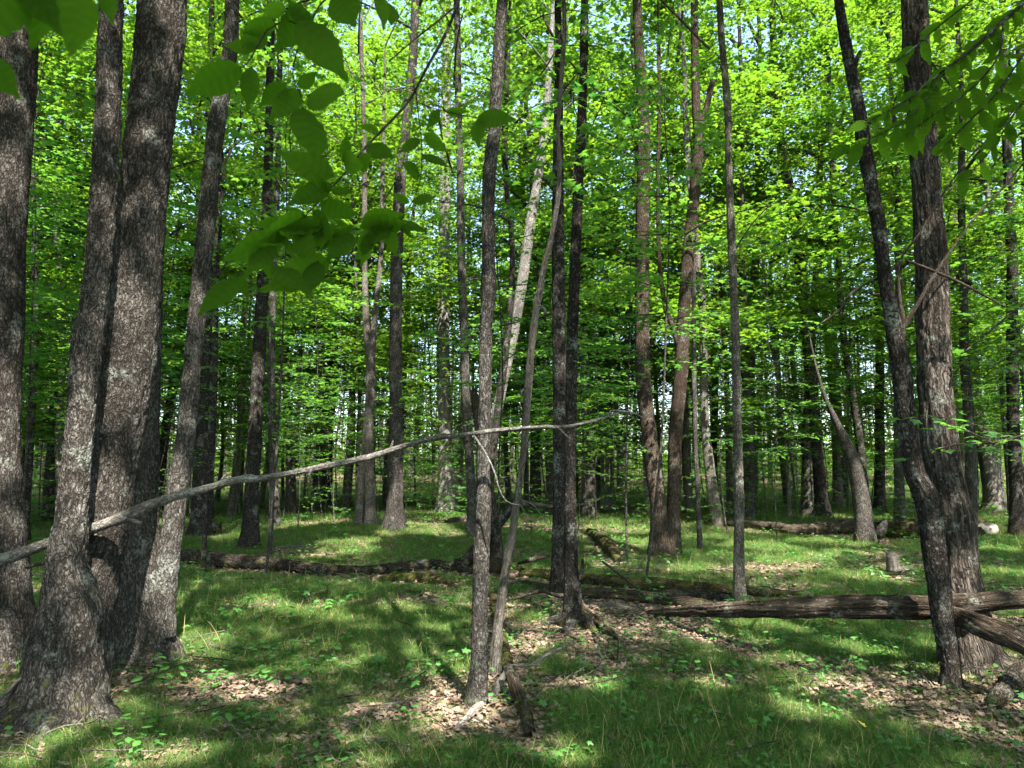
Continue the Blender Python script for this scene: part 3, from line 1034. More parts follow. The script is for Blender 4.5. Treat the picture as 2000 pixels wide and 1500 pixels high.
# the long pale pole, resting in the fork of the big left tree and against the snag
PY = 4.98
log('fallen_pole', 'long pale dead pole slanting up across the picture from the forked tree', [
    (-60, 1112, 25, 5.0), (0, 1095, 25, PY), (80, 1066, 22, PY), (165, 1038, 22, PY), (235, 1012, 23, PY), (272, 998, 27, PY), (300, 984, 20, PY), (355, 966, 17, PY), (400, 955, 16, PY),
    (450, 941, 14, PY), (485, 934, 16, PY), (505, 935, 13, PY), (560, 926, 13, PY), (640, 910, 14, 4.94), (720, 893, 13, 4.9), (800, 868, 12, 4.85), (850, 855, 11, 4.82), (900, 850, 10, 4.8),
    (960, 842, 9, 4.78), (1005, 838, 9, 4.78), (1060, 834, 8, 4.8), (1110, 833, 8, 4.85), (1160, 822, 7, 4.9), (1205, 808, 6, 4.95), (1228, 806, 3, 4.95)],
    M_POLE, cat='pole', seed=41, lump=.10, ridge=.003, ridge_w=.012, ridge_l=.2, segs=24, step=.02,
    branches=[[(248, 1008, 14, PY), (262, 1018, 11, PY - .02), (275, 1022, 9, PY - .04)], [(1188, 813, 5, 4.94), (1192, 803, 4, 4.94), (1215, 803, 4, 4.94), (1240, 808, 3, 4.94), (1258, 817, 2, 4.94)],
              [(1232, 806, 2.4, 4.95), (1238, 822, 2, 4.95), (1252, 835, 1.4, 4.95), (1258, 833, 1, 4.95)],
              [(925, 850, 4, 4.78), (945, 880, 4, 4.76), (965, 920, 3.5, 4.75), (975, 955, 3, 4.75), (990, 980, 2.5, 4.75), (1015, 987, 2, 4.75)],
              [(430, 944, 8, PY), (436, 934, 6, PY), (440, 926, 4, PY)], [(610, 916, 7, 4.95), (604, 926, 5, 4.93), (600, 932, 3, 4.93)], [(760, 880, 6, 4.88), (766, 868, 4, 4.87), (768, 860, 3, 4.87)],
              [(1090, 834, 4, 4.83), (1100, 845, 3, 4.82), (1118, 860, 2, 4.8)], [(680, 902, 4, 4.92), (672, 885, 2.5, 4.9), (660, 868, 1.5, 4.9)],
              [(884, 850, 3, 4.8), (870, 830, 2.5, 4.8), (835, 790, 2, 4.8), (828, 765, 1.5, 4.8)]])

# the crooked grey snag
SB = ground(968, 1318)
SY = SB[1]
def sy(y):
    # the snag leans towards the camera as it rises
    return SY - (1318 - y) / 1318 * 1.25
snag_pts = [(962, 1352, 34), (966, 1322, 28), (969, 1270, 22), (972, 1230, 21), (977, 1190, 20), (985, 1130, 18), (993, 1085, 18), (1002, 1035, 15), (1008, 990, 14), (1013, 955, 14), (1022, 885, 14), (1026, 840, 15), (1030, 780, 18),
            (1036, 700, 17), (1038, 675, 16), (1047, 610, 17), (1056, 560, 13), (1060, 535, 12), (1079, 455, 12), (1090, 380, 11), (1093, 330, 10), (1090, 260, 9), (1093, 210, 9), (1098, 130, 9), (1102, 70, 9), (1101, 0, 8), (1099, -70, 7)]
log('dead_snag', 'crooked grey barkless snag leaning in front of the dark slim trunk', [(x, y, w, sy(y)) for x, y, w in snag_pts], M_DEAD, cat='snag', seed=42,
    lump=.10, ridge=.003, ridge_w=.012, ridge_l=.25, segs=24, step=.02, groove=.12,
    branches=[[(1056, 600, 9, sy(600)), (1064, 606, 8, sy(600)), (1066, 614, 6, sy(600))], [(1022, 875, 8, sy(870)), (1034, 868, 6, sy(870)), (1036, 860, 4, sy(870))],
              [(1026, 760, 8, sy(760)), (1019, 765, 6, sy(760)), (1019, 775, 4, sy(760))],
              [(1015, 975, 3, sy(975)), (1040, 985, 2, sy(975)), (1060, 1010, 1.6, sy(975)), (1085, 1050, 1.2, sy(975))],
              [(1015, 985, 3, sy(985)), (1030, 1010, 2.4, sy(985)), (1022, 1040, 2, sy(985))]])

log('broken_branch', 'bleached stick running down to the left from the foot of the grey snag', [
    (994, 1298, 8, SY - .2), (978, 1330, 14, SY - .42), (957, 1366, 18, SY - .62), (926, 1396, 19, None), (890, 1430, 11, None)], M_BONE, cat='stick', seed=43, ridge=.002, segs=14,
    branches=[[(962, 1352, 5, SY - .58), (940, 1366, 4, SY - .6), (926, 1372, 4, SY - .62), (930, 1384, 3, SY - .64)]])
log('broken_log', 'short thick broken log piece propped at the foot of the grey snag', [
    (990, 1300, 18, 5.25), (1000, 1325, 24, 5.15), (1012, 1358, 27, 4.95), (1022, 1390, 28, None), (1034, 1440, 26, None)], M_ROT, seed=44, ridge=.004, segs=28, step=.02, jag=.05)
log('bent_branch', 'bare bent pale branch sticking out right from the grey snag foot', [
    (985, 1300, 5, SY - .1), (1010, 1300, 7, SY - .2), (1040, 1298, 7, SY - .25), (1062, 1282, 7, SY - .25), (1090, 1268, 6, SY - .2), (1120, 1256, 4, SY - .2)], M_BONE, cat='branch', seed=45, ridge=.001, segs=10)
log('mossy_log', 'mossy thin log lying behind the foot of the grey snag', [
    (964, 1170, 16), (968, 1200, 19), (976, 1240, 22), (986, 1290, 26), (996, 1330, 26)], M_MOSS, seed=46, segs=24)

log('fallen_log', 'long bark-covered fallen log lying across the grass at left centre', [
    (338, 1098, 22), (385, 1102, 30), (450, 1110, 32), (530, 1114, 28), (600, 1121, 24), (660, 1125, 22), (720, 1124, 22), (780, 1118, 22), (840, 1112, 22), (890, 1116, 18), (935, 1124, 12)],
    M_LOG, seed=47, ridge=.016, ridge_w=.05, ridge_l=.10, segs=40, step=.05, lump=.12)
log('mossy_log', 'short mossy log tucked under the right end of the long bark-covered log', [
    (742, 1138, 12), (775, 1138, 18), (830, 1138, 20), (880, 1146, 14)], M_MOSS, seed=48)
log('broken_pole', 'blackish broken stem slanting up behind the dark slim trunk', [
    (892, 1116, 26, None), (910, 1098, 26, 11.4), (930, 1074, 24, 11.3), (957, 1042, 22, 11.2), (988, 1005, 19, 11.2), (1014, 970, 15, 11.2)], M_DARK, cat='pole', seed=49, segs=20, ridge=.008)
log('fallen_pole', 'dark thin pole lying level behind the paired trunks', [
    (1010, 984, 8, 17), (1040, 984, 10, 17), (1070, 990, 10, 17), (1110, 990, 9, 17), (1150, 984, 6, 17)], M_GREY, cat='pole', seed=50, segs=12, ridge=0)
log('broken_snag', 'mossy brown rotten stub standing close behind the dark slim trunk', [
    (968, 1122, 36, None), (970, 1090, 28, 11.6), (968, 1040, 24, 11.6), (962, 1000, 22, 11.6), (948, 920, 20, 11.6), (934, 830, 18, 11.6), (926, 770, 14, 11.6)], M_BROWN, cat='snag', seed=51, jag=.2, segs=24, ridge=.008)
log('fallen_log', 'rotting mossy log stretching right from behind the paired trunks', [
    (1015, 1128, 16), (1060, 1130, 20), (1130, 1140, 22), (1190, 1146, 24), (1270, 1152, 26), (1350, 1158, 26), (1430, 1163, 22), (1500, 1165, 14), (1565, 1164, 8)], M_MOSS, seed=52, ridge=.008, segs=28, lump=.14)
log('fallen_log', 'split grey log lying just in front of the rotting mossy log', [
    (1120, 1166, 16), (1170, 1170, 24), (1240, 1176, 26), (1310, 1184, 26), (1370, 1190, 24), (1420, 1196, 14)], M_ROT, seed=53, ridge=.007, segs=28, lump=.14, groove=.1)
log('fallen_log', 'low dark log end lying behind the split grey log', [
    (1240, 1166, 12), (1310, 1170, 20), (1370, 1172, 22), (1430, 1178, 16)], M_DARK, seed=54, segs=20)
log('fallen_beam', 'long dark weathered trunk held off the ground by the slimmer right trunk', [
    (1238, 1198, 10, 8.1), (1290, 1197, 16, 7.6), (1345, 1194, 24, 7.1), (1410, 1191, 32, 6.7), (1480, 1190, 36, 6.4), (1570, 1187, 42, 6.1), (1650, 1184, 46, 5.92), (1740, 1186, 47, 5.75), (1820, 1186, 45, 5.68),
    (1880, 1180, 42, 5.62), (1950, 1172, 36, 5.55), (2060, 1170, 34, 5.5)], M_ROT, cat='log', seed=55, ridge=.010, ridge_w=.022, ridge_l=.55, segs=56, step=.03, lump=.12, groove=.14)
log('fallen_limb', 'dark limb slanting down to the right edge below the held-up trunk', [
    (1845, 1196, 34, 5.5), (1880, 1208, 38, 5.4), (1930, 1228, 42, 5.2), (1990, 1252, 44, 5.0), (2070, 1290, 46, 4.8)], M_ROT, cat='log', seed=56, ridge=.009, ridge_w=.022, ridge_l=.4, segs=48, step=.03, lump=.12)
log('rotten_log', 'crumbling long log lying in the clearing left of the broken snag', [
    (1300, 1018, 10), (1380, 1024, 12), (1450, 1030, 16), (1500, 1038, 22), (1545, 1046, 24), (1600, 1044, 28), (1650, 1044, 30), (1690, 1044, 28)], M_ROT, seed=57, ridge=.02, ridge_w=.06, ridge_l=.5, segs=36, step=.06, lump=.2)
log('rotten_log', 'thick hollow mossy log between the broken snag and the furrowed tree', [
    (1708, 1044, 26), (1740, 1050, 34), (1775, 1052, 42), (1815, 1046, 40), (1870, 1040, 32), (1915, 1034, 24)], M_MOSS, seed=58, ridge=.015, ridge_w=.05, ridge_l=.3, segs=32, step=.06, lump=.12, jag=.1)
log('splintered_stub', 'black splintered stump piece at the foot of the broken snag', [
    (1704, 1050, 16), (1716, 1040, 26, 16.2), (1728, 1024, 14, 16.2), (1734, 1014, 4, 16.2)], M_DARK, cat='stump', seed=59, ridge=.01, jag=.15)
log('fallen_log', 'small tan log lying far back left of the reddish twin tree', [
    (1184, 1003, 6), (1210, 1005, 10), (1240, 1006, 11), (1275, 1006, 9)], M_DEAD, seed=60, segs=14, ridge=0, step=.12)
log('fallen_log', 'thin dark log in the sunlit grass beside the stout pale-footed trunk', [
    (855, 1024, 6), (885, 1020, 10), (918, 1016, 10)], M_ROT, seed=61, segs=14, ridge=0, step=.12)
log('mossy_log', 'short yellow-green mossy log left of the reddish twin tree', [
    (1150, 1044, 14), (1168, 1056, 22), (1186, 1074, 24), (1200, 1092, 22), (1208, 1102, 14)], M_MOSS, seed=62, segs=24, lump=.2)
log('tree_stump', 'small grey weathered stump left of the large furrowed tree', [
    (1748, 1128, 34, None), (1746, 1110, 27, ground(1748, 1128)[1]), (1743, 1095, 25, ground(1748, 1128)[1]), (1741, 1080, 22, ground(1748, 1128)[1])], M_DEAD, cat='stump', seed=63, jag=.07, ridge=.006, segs=24,
    branches=[[(1756, 1118, 10, ground(1748, 1128)[1]), (1770, 1110, 12, ground(1748, 1128)[1]), (1786, 1114, 8, ground(1748, 1128)[1])]])
log('tree_stump', 'small dark stump beside the half-hidden dark trunk at left', [
    (420, 1046, 24, None), (421, 1034, 22, ground(420, 1046)[1]), (424, 1024, 18, ground(420, 1046)[1])], M_ROT, cat='stump', seed=64, jag=.1, segs=16, ridge=.006)
log('broken_log', 'broken mossy log chunk at the right edge below the furrowed tree', [
    (1944, 1386, 30), (1964, 1366, 40), (1990, 1346, 46), (2040, 1320, 46)], M_LOG, seed=65, ridge=.008, segs=32, jag=.05, step=.02)
log('exposed_root', 'splintered woody root slanting down right of the paired trunks', [
    (1128, 1170, 12, 8.0), (1142, 1195, 22, 7.8), (1160, 1215, 28, 7.6), (1182, 1236, 26, None), (1204, 1250, 10, None)], M_ROT, cat='root', seed=66, ridge=.012, ridge_w=.02, ridge_l=.3, segs=28, jag=.1, groove=.25)
log('exposed_root', 'thin crooked root curling down below the paired trunks', [
    (1130, 1180, 8, 7.9), (1137, 1210, 8, 7.7), (1148, 1235, 8, 7.4), (1162, 1250, 7, None), (1172, 1280, 5, None), (1184, 1300, 3, None)], M_GREY, cat='root', seed=67, segs=10)
log('dead_stick', 'forked pale stick lying in litter behind the long bark-covered log', [
    (545, 1070, 4), (575, 1071, 7), (600, 1070, 6), (620, 1072, 4)], M_DEAD, cat='stick', seed=68, segs=10, ridge=0,
    branches=[[(580, 1070, 5, 14.6), (588, 1062, 4, 14.6), (592, 1058, 3, 14.6)], [(582, 1070, 4, 14.4), (583, 1082, 3, 14.4)]])
STICKS = [
    ('broken grey limb leaning on the left side of the paired trunks', [(930, 1172, 6), (985, 1150, 9), (1040, 1140, 9, 9.6), (1085, 1150, 6, 9.2)], M_ROT),
    ('pale splintered slab lying between the paired trunks and split log', [(1140, 1182, 6), (1180, 1188, 12), (1230, 1194, 10), (1262, 1200, 4)], M_DEAD),
    ('dark branch lying on top of the rotting mossy log', [(1120, 1118, 5, 10.0), (1180, 1136, 7, 9.6), (1250, 1150, 6, 9.3), (1310, 1168, 4, 9.0)], M_ROT),
    ('short dark log piece under the dark slim trunk snag', [(990, 1140, 8), (1030, 1148, 14), (1075, 1152, 12)], M_ROT),
    ('thin crossing twig in front of the split grey log', [(1200, 1215, 3), (1260, 1205, 4), (1330, 1214, 3)], M_TWIG),
    ('forked dry twig on the litter right of the exposed root', [(1205, 1240, 3), (1250, 1228, 4), (1290, 1236, 3)], M_DEAD),
    ('mossy crosswise branch behind the paired trunks', [(1000, 1112, 6), (1060, 1120, 8), (1120, 1112, 7), (1160, 1100, 4)], M_MOSS),
    ('grey stick lying in the grass below the long bark-covered log', [(540, 1160, 3), (600, 1152, 4), (660, 1156, 3)], M_DEAD),
    ('bare twig lying across the litter at lower left', [(560, 1420, 3), (620, 1400, 4), (690, 1406, 3)], M_TWIG),
    ('pale twig in the grass at the lower right', [(1450, 1395, 3), (1500, 1400, 4), (1560, 1392, 3)], M_DEAD),
    ('thin dark twig lying in front of the long bark-covered log', [(756, 1137, 2), (800, 1155, 4), (840, 1172, 4), (866, 1190, 3)], M_TWIG),
    ('dark twig slanting over the logs right of the paired trunks', [(1176, 1096, 4, 9.2), (1210, 1122, 4, 9.0), (1240, 1146, 4, 8.8), (1256, 1160, 3, None)], M_TWIG),
    ('black upright stub stick on the right side of the paired trunks', [(1128, 1134, 8, 8.3), (1136, 1115, 7, 8.3), (1138, 1092, 5, 8.3)], M_DARK),
    ('grey horizontal branch lying behind the rotting mossy log', [(1180, 1122, 4), (1215, 1128, 6), (1257, 1127, 5)], M_DEAD),
    ('dark crooked fallen branch left of the paired trunks', [(1008, 1104, 5), (1035, 1094, 9, 11), (1060, 1088, 8, 11), (1075, 1086, 5, 11)], M_ROT),
    ('first bare tan twig arching up behind the rotting logs', [(1210, 1124, 2, None), (1210, 1100, 2, 11.2), (1214, 1085, 2, 11.2), (1226, 1077, 1.5, 11.2)], M_DEAD),
    ('tallest bare tan twig arching up behind the rotting logs', [(1240, 1124, 2, None), (1250, 1105, 2.4, 11.2), (1258, 1092, 2, 11.2), (1270, 1084, 1.5, 11.2)], M_DEAD),
    ('tangled dark branch lying left of the paired trunks foot', [(920, 1195, 4), (970, 1185, 6), (1030, 1172, 6), (1085, 1166, 5)], M_TWIG),
    ('second dark branch crossing the litter left of the paired trunks', [(930, 1206, 3), (985, 1192, 5), (1040, 1184, 5), (1080, 1190, 3)], M_TWIG),
    ('thin broken stick standing in the grass below the raised trunk', [(1358, 1398, 4, None), (1362, 1376, 5, 5.05), (1370, 1362, 3, 5.05)], M_TWIG),
    ('thin dark stick poking out below the left tip of the raised trunk', [(1290, 1204, 5, 7.4), (1305, 1222, 5, None), (1318, 1235, 3, None)], M_TWIG),
    ('grey curved stick leaning on the wide flared foot at lower left', [(-10, 1372, 6, 4.55), (20, 1345, 7, 4.55), (45, 1322, 7, 4.6), (82, 1312, 4, 4.65)], M_DEAD),
    ('dark dead branch poking out left of the big forked tree', [(52, 1108, 6, 5.6), (75, 1102, 7, 5.5), (98, 1100, 6, 5.4)], M_TWIG),
    ('lone thin upright stick in the litter below the exposed roots', [(1202, 1318, 3, None), (1206, 1285, 3, 6.1), (1208, 1246, 2.5, 6.1)], M_TWIG),
]
for k, (lb, pts, mt) in enumerate(STICKS):
    T, c = polyline_tube(pts, segs=8, step=.05, lump=.15, cap0=True, seed=200 + k)
    b0 = c[0][:3].copy()
    o = obj('dead_stick', T.mesh('dead_stick', mt, b0), loc=tuple(b0))
    tag(o, lb, 'stick', 'dead sticks on the forest floor')


def rock(label, px, py, wpx, hfac, mat, seed):
    b = ground(px, py)
    t = b[1]
    R = wpx / 2 / FPX * t
    nu, nv = 20, 12
    V = []
    for j in range(nv + 1):
        ph = math.pi * j / nv
        for i in range(nu):
            th = 2 * math.pi * i / nu
            V.append((math.sin(ph) * math.cos(th), math.sin(ph) * math.sin(th), math.cos(ph)))
    V = np.array(V)
    k = 1 + .16 * noise(V * 1.3 + seed, 5) + .06 * noise(V * 3.7 + seed, 6)
    V = V * k[:, None] * np.array([R, R * .8, R * hfac])
    F = []
    for j in range(nv):
        for i in range(nu):
            F.append((j * nu + i, (j + 1) * nu + i, (j + 1) * nu + (i + 1) % nu, j * nu + (i + 1) % nu))
    o = obj('field_stone', mesh_np('field_stone', V, np.array(F), mat, {'bark': ('FLOAT_VECTOR', V)}), loc=tuple(b + np.array([0, 0, R * hfac * .35])))
    tag(o, label, 'rock')


rock('pale rounded rock in the grass right of the furrowed tree', 1928, 1042, 44, .75, M_ROCK, 3)
rock('dark mossy rock touching the pale rounded rock', 1898, 1046, 46, .6, M_LOG, 8)

#@@PART3
# ------------------------------------------------------------------ sun shafts: where the photograph shows flecks of sun
for (x, y, r) in [(390, 1268, .26), (330, 1475, .14), (770, 1188, .22), (630, 1085, .42), (705, 1058, .40), (760, 1042, .40), (640, 1062, .25), (850, 1362, .13), (885, 1402, .15), (940, 1388, .13),
                  (1030, 1262, .20), (1060, 1222, .15), (1200, 1100, .2), (1640, 1345, .20), (1560, 1388, .16), (1470, 1108, .38), (1540, 1106, .35), (1600, 1085, .35), (1660, 1080, .35),
                  (1750, 1108, .25), (1470, 1215, .15), (1380, 1340, .12), (1160, 1340, .12), (1240, 1060, .6), (1180, 1035, .5), (860, 1040, .5), (1520, 1070, .4), (700, 1012, .6), (420, 1330, .12),
                  (560, 1190, .18), (240, 1470, .12), (480, 1350, .12), (1950, 1120, .35), (1330, 1230, .12), (1850, 1420, .12), (1590, 1232, .14), (60, 1480, .1), (1100, 1480, .12), (700, 1300, .1)]:
    gap_ground(x, y, r)
for (x, y, Y, r) in [(20, 430, 6.0, .10), (30, 120, 6, .08), (12, 900, 6.0, .15), (205, 440, Y_T2, .05), (155, 920, Y_T2, .08), (146, 1010, Y_T2, .05),
                     (255, 650, 5.2, .05), (228, 800, 5.2, .08), (206, 970, 5.1, .13), (340, 40, 5.2, .12), (182, 1240, Y_T2 - .2, .06), (182, 1300, Y_T2 - .2, .06),
                     (135, 1385, Y_T2 - .3, .08), (208, 1385, Y_T2 - .2, .05), (335, 1055, Y_T3, .13), (330, 1110, Y_T3, .12), (322, 1160, Y_T3, .1), (412, 180, Y_T3, .08),
                     (390, 610, Y_T3, .06), (200, 1026, 4.9, .07), (600, 918, 4.9, .06), (720, 893, 4.9, .05), (505, 700, 14.5, .3), (770, 970, 20, .4), (778, 610, 20, .5), (868, 430, 27, 1.0), (868, 900, 27, 1.2),
                     (872, 960, 27, 1.0), (905, 760, 17, .3), (900, 330, 17, .4), (946, 745, 5.0, .09), (934, 960, 5.0, .10), (972, 70, 5, .10), (948, 640, 5, .06), (1027, 500, 22, 1.0), (1010, 605, 22, 1.0),
                     (990, 710, 22, 1.0), (1040, 400, 22, .8), (968, 820, 22, .8), (1056, 300, 22, .8), (1002, 1020, 5.3, .07), (986, 1150, 5.4, .07), (974, 1230, 5.5, .06), (1094, 260, 4.6, .08), (1080, 450, 4.7, .07),
                     (1120, 1190, 8, .12), (1256, 600, 13.5, .35), (1332, 660, 13.5, .35), (1350, 470, 13.5, .3), (1252, 420, 13.5, .25), (1440, 880, 8.8, .14), (1444, 980, 8.8, .12), (1430, 300, 8.8, .12), (1424, 400, 8.8, .1),
                     (1740, 620, 5.5, .07), (1832, 660, 5.6, .12), (1866, 1040, 5.5, .12), (1872, 1100, 5.5, .10), (1840, 930, 5.5, .08), (1570, 650, 22, .5), (1186, 920, 26, 1.0), (1190, 850, 26, 1.0), (1185, 980, 26, .8),
                     (1656, 880, 15, .25), (1700, 350, 5.5, .08), (1590, 1185, 5.9, .08), (1420, 1190, 6.6, .08), (1870, 820, 4.2, .12)]:
    gap_at(x, y, Y, r * 1.25 if Y < 7 else r)
for (x, y, r) in [(600, 1020, .9), (820, 1030, .7), (680, 1075, .6), (1230, 1035, .9), (1190, 1075, .5), (1480, 1040, .8), (1560, 1095, .5), (1640, 1060, .6), (1900, 1070, .7), (440, 1050, .6), (1080, 1030, .6), (1340, 1020, .8), (520, 1180, .3), (640, 1200, .25), (1700, 1130, .4), (1350, 1110, .4)]:
    gap_ground(x, y, r)
# wider holes further off, where the clearing is brighter
for (x, y, Y, r) in [(1500, 1030, 15, .8), (600, 1000, 22, 1.2), (1250, 1010, 22, 1.2), (300, 900, 20, 1.0), (1700, 900, 24, 1.5), (900, 500, 24, 1.6), (650, 400, 22, 1.6), (1500, 400, 20, 1.8), (1230, 250, 14, 1.0),
                     (250, 300, 16, 1.2), (1700, 200, 18, 1.6), (1120, 200, 14, .9), (720, 200, 18, 1.4), (150, 650, 16, .8), (1900, 500, 20, 1.4)]:
    gap_at(x, y, Y, r)

# ------------------------------------------------------------------ crowns of the named trees
for (root, base, tips, per, spread, size, sd) in NEAR_CROWNS:
    P, S = clump_leaves(tips, per * .62, spread, size, sd)
    k = cull(P)
    P, S = P[k], S[k]
    M = rand_leaf_frames(len(P), .45)
    T_ = LEAF_FAR if base[1] < 10 else LEAF_MID
    obj('crown', leaves_mesh('crown', T_, P - base, M, S, M_LEAF), root)

# the leaf roof overhead and behind the camera: one mass of neighbouring crowns, holes cut in it for sun flecks
def overhead():
    nc = 2250
    C = np.stack([rng.uniform(-20, 24, nc), rng.uniform(-20, 13, nc), rng.uniform(9.0, 17.5, nc)], 1)
    C = C[C[:, 2] > 3.0 + .85 * np.clip(C[:, 1], 0, 99)]
    sh = []  # extra unseen leaf clumps, added to shade the hanging foreground leaves
    for q in (at(560, 150, 1.25)[0], at(620, 330, 1.3)[0], at(540, 460, 1.26)[0], at(740, 430, 1.3)[0], at(850, 260, 1.38)[0], at(420, 160, 1.2)[0], at(90, 20, .63)[0], at(1850, 150, 2.4)[0], at(1760, 230, 2.3)[0], at(1930, 230, 2.5)[0]):
        for zz in (9.5, 11.0, 12.5):
            sh.append(q + SUN * (zz - q[2]) / SUN[2] + rng.normal(0, .15, 3))
    # openings between crowns
    C = C[n2(C[:, 0], C[:, 1], 1.1, 9) > -.36]
    C = np.concatenate([C, np.array(sh)])
    P = []
    for c in C:
        for s in range(4):
            cc = c + rng.normal(0, 1, 3) * np.array([.6, .6, .4])
            m = rng.integers(22, 44)
            q = rng.normal(0, 1, (m, 3)) * np.array([.36, .36, .10])
            P.append(cc + q)
    P = np.concatenate(P)
    P = P[cull(P)]
    S = rng.uniform(.12, .22, len(P))
    # the woods go on behind the viewer and to both sides
    m = 1500
    a = rng.uniform(math.radians(52), math.radians(308), m)
    d = np.sqrt(rng.uniform(13 ** 2, 38 ** 2, m))
    C = np.stack([np.sin(a) * d, np.cos(a) * d, rng.uniform(.5, 1, m) ** .8 * rng.uniform(1, 17, m)], 1)
    Q = (C[:, None, :] + rng.normal(0, 1, (m, 26, 3)) * np.array([.9, .9, .35])).reshape(-1, 3)
    Q = Q[(Q[:, 2] > .1)]
    Q = Q[cull(Q)]
    P = np.concatenate([P, Q])
    S = np.concatenate([S, rng.uniform(.3, .5, len(Q))])
    M = rand_leaf_frames(len(P), .4)
    o = obj('overhead_canopy', leaves_mesh('overhead_canopy', LEAF_FAR, P, M, S, M_LEAF))
    tag(o, 'leaf roof and surrounding woods closing over and behind the clearing', 'canopy', None, 'stuff')


overhead()

# ------------------------------------------------------------------ background trees (copies of a few kinds)
def bg_variant(seed, H, r, crown_from, crown_r, mat, per=250, nl=11, size=.15, low=0):
    R = random.Random(seed)
    T = Tubes()
    pts = []
    x = y = 0.0
    lx, ly = R.uniform(-.04, .04), R.uniform(-.04, .04)
    for i in range(8):
        f = i / 7
        pts.append((x, y, H * f - (.3 if i == 0 else 0), r * (1 - .7 * f) * (1.25 if i == 0 else 1)))
        x += (lx + R.uniform(-.06, .06)) * H / 7
        y += (ly + R.uniform(-.06, .06)) * H / 7
    pts = np.array(pts)
    T.add(pts, segs=12, step=.35, flare=.35, flare_h=.3, lump=.07, seed=seed)
    tips = crown_limbs(T, pts[-1][:3], r * .8, H - crown_from, crown_r, 4.5, nl, seed, segs=5)
    for k in range(low):      # a few low leafy sprays on the bole
        a = R.uniform(0, 6.28)
        z = R.uniform(2.5, crown_from)
        i = min(6, int(z / H * 7))
        p0 = pts[i][:3] * 1.0
        p0[2] = z
        L = R.uniform(.8, 1.8)
        p1 = p0 + np.array([math.cos(a) * L, math.sin(a) * L, R.uniform(.0, .5)])
        T.add([(*p0, .02), (*(p0 * .5 + p1 * .5 + np.array([0, 0, .12])), .014), (*p1, .006)], segs=5, step=.4, lump=0, seed=seed + k, cap1=False)
        tips.append(p1)
    g = clump_leaves(tips, per, .62, size, seed + 500)
    P, S = g
    M = rand_leaf_frames(len(P), .30)
    return T.mesh('trunk', mat), leaves_mesh('crown', LEAF_MID, P, M, S, M_LEAF)


BG = [bg_variant(300, 17, .15, 6.0, 3.0, M_GREY, low=6), bg_variant(301, 19, .19, 7.5, 3.4, M_PLATE, low=5), bg_variant(302, 14, .085, 5.0, 2.2, M_GREY, per=150, low=7),
      bg_variant(303, 18, .13, 5.5, 2.8, M_PALE, low=7), bg_variant(304, 12, .06, 4.0, 1.9, M_PALE, per=130, nl=8, low=9), bg_variant(305, 20, .22, 9.0, 3.4, M_DARK, low=2)]


BG_FAR = [bg_variant(310, 18, .15, 6.5, 3.2, M_GREY, per=95, low=6, size=.17), bg_variant(311, 20, .19, 7.5, 3.4, M_PLATE, per=95, low=5, size=.17), bg_variant(312, 15, .09, 5.0, 2.4, M_GREY, per=80, low=6, size=.16),
          bg_variant(313, 19, .13, 6.0, 3.0, M_PALE, per=95, low=6, size=.17), bg_variant(314, 13, .06, 4.0, 2.0, M_PALE, per=70, nl=8, low=7, size=.16), bg_variant(315, 20, .22, 8.5, 3.4, M_DARK, per=95, low=3, size=.17)]


def sapling_variant(seed, H, h0, nb, reach, T_=LEAF_MAPLE, size=.105, spread_t=.35):
    R = random.Random(seed)
    T = Tubes()
    pts = []
    x = y = 0.0
    for i in range(6):
        f = i / 5
        pts.append((x, y, H * f - (.15 if i == 0 else 0), max(.004, (.004 + .0019 * H) * (1 - .9 * f))))
        x += R.uniform(-.11, .11) * H / 5
        y += R.uniform(-.11, .11) * H / 5
    pts = np.array(pts)
    T.add(pts, segs=7, step=.25, lump=.05, seed=seed)
    LP, LF = [], []
    a = R.uniform(0, 6.28)
    for b in range(nb):
        f = (b + R.uniform(0, .8)) / nb
        z = h0 + (H - h0) * f
        q = z / H * 5
        i = min(4, int(q))
        p0 = pts[i][:3] * (1 - (q - i)) + pts[i + 1][:3] * (q - i)
        a += 2.2 + R.uniform(-.5, .5)
        L = reach * (1 - .65 * f ** 1.5) * R.uniform(.6, 1.15)
        d = np.array([math.cos(a), math.sin(a), 0])
        sd = np.array([-d[1], d[0], 0])
        rise = R.uniform(.05, .4)
        n = max(4, int(L / .11))
        prev = None
        cp = []
        for s in range(n + 1):
            t = s / n
            p = p0 + d * L * t + np.array([0, 0, L * (rise * t - .32 * t * t)]) + sd * .06 * math.sin(t * 5 + b)
            cp.append(p)
            if t > .12:
                side = 1 if s % 2 else -1
                tw = (d * R.uniform(.5, .9) + sd * side * R.uniform(.5, 1.0))
                tw = tw / np.linalg.norm(tw)
                tl = L * spread_t * (1 - .6 * t) * R.uniform(.5, 1.2)
                m = max(2, int(tl / .075))
                for k in range(m):
                    u = (k + 1) / m
                    pp = p + tw * tl * u + np.array([0, 0, -.06 * u * u * tl - .02 + R.uniform(-.025, .025)])
                    ss = 1 if k % 2 else -1
                    fw = tw * .8 + np.cross(np.array([0, 0, 1.0]), tw) * ss * .8 + np.array([0, 0, R.uniform(-.45, .0)])
                    LP.append(pp)
                    LF.append(fw)
        cc = [cp[0], cp[len(cp) // 2], cp[-1]]
        r0 = .004 + .003 * L
        T.add([(*cc[0], r0), (*cc[1], r0 * .6), (*cc[2], .002)], segs=4, step=.3, lump=0, seed=seed + b, cap1=False)
    P = np.array(LP)
    Fw = np.array(LF)
    n = len(P)
    nr = np.stack([rng.normal(0, .22, n), rng.normal(0, .22, n), np.ones(n)], 1)
    M = frames(nr, Fw)
    S = size * rng.uniform(.65, 1.2, n)
    return T.mesh('trunk', M_GREY), leaves_mesh('crown', T_, P, M, S, M_LEAF_LOW)


